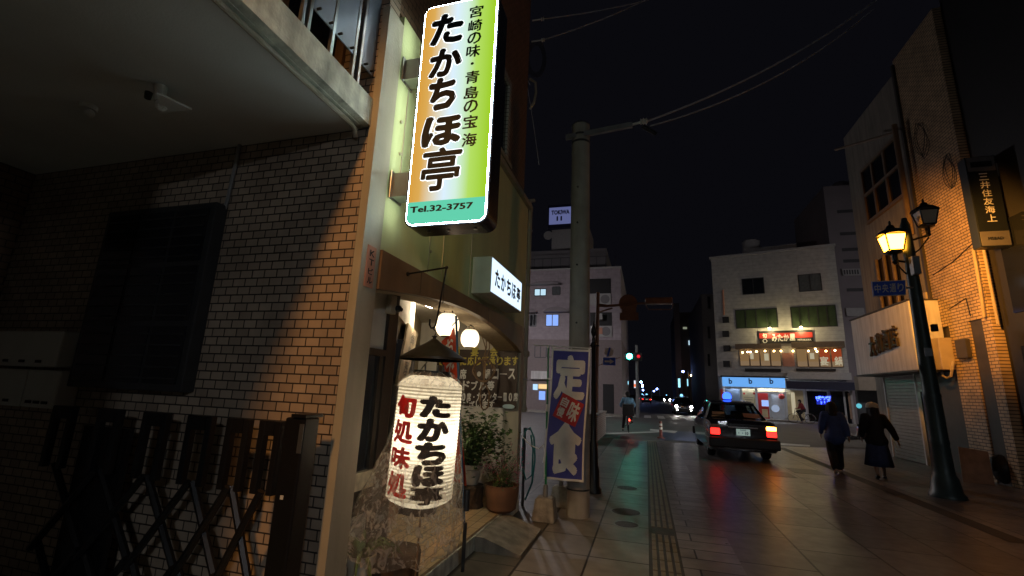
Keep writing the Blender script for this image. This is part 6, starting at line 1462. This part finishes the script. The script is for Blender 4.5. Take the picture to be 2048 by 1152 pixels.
def head(caps, c, s=1.0):
    """c: centre of the head; face towards +y"""
    c = Vector(c)
    caps += [(c + Vector((0, -.012, .02)), c + Vector((0, -.012, .02)), .094 * s, .094), (c + Vector((0, .025, -.045)), c + Vector((0, .03, -.085)), .066 * s, .045 * s), (c + Vector((0, .085, -.015)), c + Vector((0, .102, -.04)), .009, .014), (c + Vector((-.018, .086, -.075)), c + Vector((.018, .086, -.075)), .010, .010)]
    for q in (-1, 1): caps += [(c + Vector((q * .090, -.01, .01)), c + Vector((q * .092, -.012, -.035)), .014, .011), (c + Vector((q * .03, .078, .012)), c + Vector((q * .03, .08, .012)), .014, .014)]
def walker(label, loc, rotz, H, top, bottom, skirt, shoes, cap, step=.26, armlift=0.0):
    T = thing('person', label, 'person', loc, None, rotz); k = H / 1.62
    V = lambda x, y, z: Vector((x * k, y * k, z * k))
    hip, chest, neck = V(0, 0, .86), V(0, .02, 1.22), V(0, .03, 1.38); hc = V(0, .045, 1.50)
    fl, fr = V(-.085, -step, .11), V(.085, step * .8, .07); kl, kr = V(-.085, .03, .47), V(.085, step * .75, .49)
    sl, sr = V(-.165, .02, 1.32), V(.165, .02, 1.32); el, er = V(-.235, .06, 1.06), V(.235 + armlift * .5, -.05, 1.06); wl, wr_ = V(-.24, .18, .86), V(.255 + armlift, -.10, .84)
    body = []
    head(body, hc, k); body += [(neck - V(0, .01, .06), hc - V(0, 0, .06), .052 * k, .048 * k), (V(0, 0, .88), V(0, .0, 1.02), .13 * k, .115 * k), (V(0, 0, 1.02), chest, .115 * k, .13 * k), (chest, neck - V(0, 0, .05), .12 * k, .07 * k), (sl, sr, .062 * k, .062 * k)]
    for a, e, w, s in ((sl, el, wl, -1), (sr, er, wr_, 1)): body += [(a, e, .05 * k, .038 * k), (e, w, .038 * k, .024 * k)]; hand(body, w, w - e, -s)
    for h, kn, f in ((V(-.085, 0, .86), kl, fl), (V(.085, 0, .86), kr, fr)): body += [(h, kn, .085 * k, .055 * k), (kn, f, .054 * k, .034 * k), (f, f + V(0, .13, -.06), .03 * k, .026 * k)]
    blob('body', body, 'skin', T, .011, 4)
    tp = [(V(0, -.01, .80), V(0, 0, 1.0), .185 * k, .165 * k), (V(0, 0, 1.0), V(0, .01, 1.24), .165 * k, .150 * k), (V(0, .01, 1.24), neck - V(0, 0, .045), .14 * k, .075 * k), (sl, sr, .085 * k, .085 * k), (V(-.07, 0, .80), V(.07, 0, .80), .15 * k, .15 * k)]
    for a, e, w in ((sl, el, wl), (sr, er, wr_)): tp += [(a, e, .085 * k, .074 * k), (e, e.lerp(w, .78), .074 * k, .060 * k)]
    blob('top', tp, top, T, .018, 8)
    if skirt:
        mb = MB(); pr = []; m_ = 36; vs = []
        lv = [(.92, .15), (.80, .185), (.6, .215), (.42, .24), (.26, .265), (.255, .24)]
        for z, r in lv:
            for j in range(m_):
                a = 2 * math.pi * j / m_; q = (.92 - z) / .66; rr_ = r * (1 + .05 * q * math.sin(7 * a) + .03 * q * math.sin(11 * a + 2)); vs.append(V(rr_ * math.cos(a), rr_ * math.sin(a) * .85 + .03 * q, z))
        mb.add(vs, [(i * m_ + j, i * m_ + (j + 1) % m_, (i + 1) * m_ + (j + 1) % m_, (i + 1) * m_ + j) for i in range(len(lv) - 1) for j in range(m_)] + [tuple(range(m_))]); mb.build('skirt', bottom, T, smooth=True, local=True)
    else:
        tr = [(V(-.06, 0, .86), V(.06, 0, .86), .135 * k, .135 * k)]
        for h, kn, f in ((V(-.085, 0, .84), kl, fl), (V(.085, 0, .84), kr, fr)): tr += [(h, kn, .115 * k, .098 * k), (kn, kn.lerp(f, .86), .098 * k, .085 * k)]
        blob('trousers', tr, bottom, T, .018, 6)
    for f in (fl, fr):
        s_ = [(f + V(0, -.03, -.055), f + V(0, .06, -.065), .036 * k, .036 * k), (f + V(0, .06, -.065), f + V(0, .155, -.072 if f is fr else -.09), .037 * k, .028 * k)]; blob('shoe', s_, shoes, T, .012, 3)
    hr = [(hc + V(0, -.02, .035), hc + V(0, -.02, .035), .107 * k, .1), (hc + V(0, -.055, 0), hc + V(0, -.075, -.18), .095 * k, .085 * k), (hc + V(0, -.075, -.18), hc + V(0, -.08, -.30), .10 * k, .075 * k)]
    for q in (-1, 1): hr += [(hc + V(q * .075, -.02, 0), hc + V(q * .095, -.03, -.22), .045 * k, .045 * k)]
    blob('hair', hr, 'hair_black', T, .016, 5)
    if cap:
        cb = MB().lathe(hc + V(0, -.015, .06), [(.118 * k, -.03 * k), (.122 * k, .0), (.112 * k, .05 * k), (.075 * k, .085 * k), (.02, .10 * k)], 24)
        cb.add([hc + V(.085 * math.cos(a), .085 + .10 * math.sin(a), .045 - .01 * math.sin(a)) for a in [math.pi * j / 10 for j in range(11)]] + [hc + V(.085 * math.cos(a), .085 + .10 * math.sin(a), .058 - .01 * math.sin(a)) for a in [math.pi * j / 10 for j in range(11)]], [tuple(range(11)), tuple(range(11, 22))]); cb.build('cap', cap, T, smooth=40, local=True)
    return T
p = G(1677, 946); walker('woman with long dark hair in a loose navy top and black trousers walking away', (p.x, p.y, 0), -8, 1.60, 'cloth_navy', 'cloth_black', False, 'shoe_pale', None)
p = G(1763, 957); walker('woman in a cream cap black top and long navy skirt walking away', (p.x, p.y, 0), -12, 1.60, 'cloth_black', 'cloth_skirt', True, 'shoe_black', 'cap_cream', step=.18, armlift=.10)

# ================================================================== bicycles and riders
mat('bike_black', (.015, .015, .016), .35, .4); mat('box_black', (.012, .012, .013), .6); mat('grey_sleeve', (.18, .2, .22), .8)
emit('bike_red', (1, .04, .02), 22)
def bicycle(label, loc, rotz, tail):
    T = thing('bicycle', label, 'bicycle', loc, None, rotz)
    for y, nm in ((-.52, 'rear'), (.52, 'front')):
        w = MB(); w.tube([(0, y + .32 * math.cos(a), .33 + .32 * math.sin(a)) for a in [2 * math.pi * k / 28 for k in range(29)]], .016, 6, cap=False); wo = w.build('wheel', 'tyre', T, local=True)
        s_ = MB()
        for k in range(14): a = 2 * math.pi * k / 14; s_.cyl((.015 * (-1) ** k, y, .33), (0, y + .31 * math.cos(a), .33 + .31 * math.sin(a)), .0022, n=4)
        s_.cyl((-.04, y, .33), (.04, y, .33), .022); s_.build('spokes', 'chrome', wo, local=True)
    f = MB().tube([(0, -.52, .33), (0, -.08, .30), (0, -.2, .78), (0, -.52, .33)], .015).tube([(0, -.08, .30), (0, .38, .78)], .018).tube([(0, -.17, .66), (0, .36, .84)], .015).tube([(0, .34, .98), (0, .40, .72), (0, .46, .45), (0, .52, .33)], .017).lathe((0, -.08, .30), [(.09, -.02), (.09, .02)], 16, axis='x')
    f.cyl((-.05, -.52, .33), (-.05, -.45, .66), .008).cyl((.05, -.52, .33), (.05, -.45, .66), .008).box(-.07, .07, -.75, -.28, .66, .68); f.build('frame', 'bike_black', T, local=True)
    MB().tube([(-.28, .22, 1.0), (-.22, .30, 1.03), (0, .34, 1.0), (.22, .30, 1.03), (.28, .22, 1.0)], .012).build('handlebar', 'chrome', T, local=True)
    MB().bbox(-.08, .08, -.34, -.08, .80, .86, .03).build('saddle', 'rubber', T, local=True)
    MB().cyl((-.2, -.08, .2), (-.02, -.08, .30), .012).bbox(-.2, -.1, -.13, -.03, .18, .2, .004).cyl((.2, -.08, .4), (.02, -.08, .30), .012).bbox(.1, .2, -.13, -.03, .4, .42, .004).build('pedal', 'rubber', T, local=True)
    if tail: MB().prism([(.0, .50), (.06, .50), (.03, .58)], -.80, -.77, 'y').build('tail_light', 'bike_red', T, local=True)
    else: MB().box(-.03, .03, -.79, -.77, .52, .56).build('reflector', 'sign_red', T, local=True)
    ms = MB(); ms.tube([(0, -.52 + .37 * math.cos(a), .33 + .37 * math.sin(a)) for a in [math.pi * (.25 + .75 * k / 10) for k in range(11)]], .018, 6); ms.build('mudguard', 'grey_metal', T, local=True)
    return T
def rider(label, loc, rotz, top, trousers, hair, z=0, onefoot=True, mask=False):
    T = thing('person', label, 'person', loc, None, rotz); V = Vector
    hip, chest, neck, hc = V((0, -.20, .95)), V((0, -.06, 1.28)), V((0, .0, 1.42)), V((0, .03, 1.56))
    sl, sr = V((-.18, -.02, 1.36)), V((.18, -.02, 1.36)); el, er = V((-.30, .05, 1.12)), V((.30, .05, 1.12)); wl, wr_ = V((-.275, .20, 1.03)), V((.275, .20, 1.03))
    kl, kr = V((-.15, .12, .62)), V((.13, .22, .84)); fl, fr = V((-.22, .0, .12)), V((.15, -.02, .48))
    if not onefoot: fl = V((-.15, -.06, .24)); kl = V((-.12, .20, .62))
    b = []; head(b, hc); b += [(neck - V((0, 0, .06)), hc - V((0, 0, .06)), .055, .05), (hip, V((0, -.12, 1.12)), .13, .12), (V((0, -.12, 1.12)), chest, .12, .13), (chest, neck - V((0, 0, .05)), .12, .07), (sl, sr, .06, .06)]
    for a, e, w, s in ((sl, el, wl, -1), (sr, er, wr_, 1)): b += [(a, e, .05, .038), (e, w, .037, .025)]; hand(b, w, V((-s * .05, .8, -.1)), -s, 1.0)
    for h, kn, f in ((V((-.09, -.18, .93)), kl, fl), (V((.09, -.18, .93)), kr, fr)): b += [(h, kn, .085, .056), (kn, f, .054, .035), (f, f + V((0, .12, -.05)), .03, .026)]
    blob('body', b, 'skin', T, .012, 4)
    t = [(V((0, -.18, .98)), V((0, -.12, 1.12)), .165, .16), (V((0, -.12, 1.12)), V((0, -.05, 1.30)), .16, .155), (V((0, -.05, 1.30)), neck - V((0, 0, .04)), .14, .075), (sl, sr, .085, .085)]
    for a, e, w in ((sl, el, wl), (sr, er, wr_)): t += [(a, e, .075, .06), (e, e.lerp(w, .8), .06, .045)]
    blob('top', t, top, T, .018, 7)
    t = [(V((-.07, -.2, .93)), V((.07, -.2, .93)), .135, .135)]
    for h, kn, f in ((V((-.09, -.18, .93)), kl, fl), (V((.09, -.18, .93)), kr, fr)): t += [(h, kn, .105, .078), (kn, kn.lerp(f, .9), .078, .058)]
    blob('trousers', t, trousers, T, .018, 6)
    for f in (fl, fr): blob('shoe', [(f + V((0, -.03, -.06)), f + V((0, .14, -.075)), .038, .032)], 'shoe_black', T, .012, 3)
    blob('hair', [(hc + V((0, -.02, .035)), hc + V((0, -.02, .035)), .106, .1), (hc + V((0, -.05, 0)), hc + V((0, -.055, -.06)), .085, .07)], hair, T, .014, 4)
    if mask: blob('mask', [(hc + V((-.03, .08, -.06)), hc + V((.03, .08, -.06)), .04, .04)], 'white_cloth', T, .012, 3)
    return T
p = G(1255, 866); bx, by = p.x, p.y
bicycle('bicycle with a red tail light ridden away from the viewer at the left kerb', (bx, by + .75, 0), 4, True)
rider('cyclist in a light blue shirt and dark trousers seen from behind', (bx, by + .75, 0), 4, 'cloth_sky', 'cloth_black', 'hair_black')
T = thing('delivery_box', 'black box strapped on the rear rack of the bicycle under the light blue shirt', 'box', (bx, by + .75, .69), None, 4)
MB().bbox(-.24, .24, -.80, -.40, .0, .46, .03).build('case', 'box_black', T, local=True); MB().bbox(-.25, .25, -.81, -.39, .461, .485, .01).build('lid_band', 'steel', T, local=True)
p = G(1606, 848); q = MP + MD * MF(1604, 845)[0] - MN * 1.9
bicycle('dark city bicycle side on before the tan shop wall', (q.x, q.y, 0), 80, False)
rider('rider in a red jacket and white mask beside the tan shop wall', (q.x, q.y, 0), 80, 'cloth_red', 'cloth_black', 'hair_black', onefoot=True, mask=True)
# parked scooter between the two walking women
p = G(1712, 893); T = thing('scooter', 'dark parked scooter with pale mirror covers between the two walking women', 'scooter', (p.x, p.y, 0), None, 78)
for y in (-.6, .6):
    w = MB().lathe((0, y, .25), [(.15, -.05), (.24, -.055), (.25, -.03), (.25, .03), (.24, .055), (.15, .05)], 20, axis='x').build('wheel', 'tyre', T, smooth=40, local=True); MB().lathe((0, y, .25), [(.15, -.04), (.15, .04), (.04, .06)], 14, axis='x').build('rim', 'rim_grey', w, local=True)
MB().prism([(-.85, .55), (-.8, .35), (-.2, .28), (.2, .22), (.38, .25), (.5, .8), (.42, .95), (.36, .9), (.28, .4), (-.05, .38), (-.12, .72), (-.3, .76), (-.85, .72)], -.17, .17, 'x').build('body', 'car_black', T, local=True)
MB().bbox(-.15, .15, -.8, -.12, .74, .82, .03).build('saddle', 'rubber', T, local=True)
MB().cyl((0, .45, .85), (0, .36, 1.05), .03).tube([(-.32, .28, 1.02), (-.1, .36, 1.05), (.1, .36, 1.05), (.32, .28, 1.02)], .016).cyl((-.25, .3, 1.03), (-.3, .32, 1.22), .008).cyl((.25, .3, 1.03), (.3, .32, 1.22), .008).build('handlebar', 'dark_metal', T, local=True)
MB().bbox(-.36, -.22, .2, .4, .96, 1.12, .03).bbox(.22, .36, .2, .4, .96, 1.12, .03).build('hand_cover', 'parapet', T, local=True)
mat('reflect_amber', (.6, .25, .06), .3); MB().bbox(-.185, -.171, -.85, -.45, .50, .53, .004).bbox(.171, .185, -.85, -.45, .50, .53, .004).bbox(-.06, .06, -.9, -.86, .55, .6, .01).build('reflector', 'reflect_amber', T, local=True)
mat('bamboo', (.30, .24, .10), .6); a, b = G(1806, 918), None
e = MB().tube([(a.x, a.y, 0), tuple(Y(1778, 858, a.y + .5))], .03, 8); tag(e.build('bamboo_pole', 'bamboo'), 'thin yellowish pole leaning behind the woman in the cream cap', 'pole')
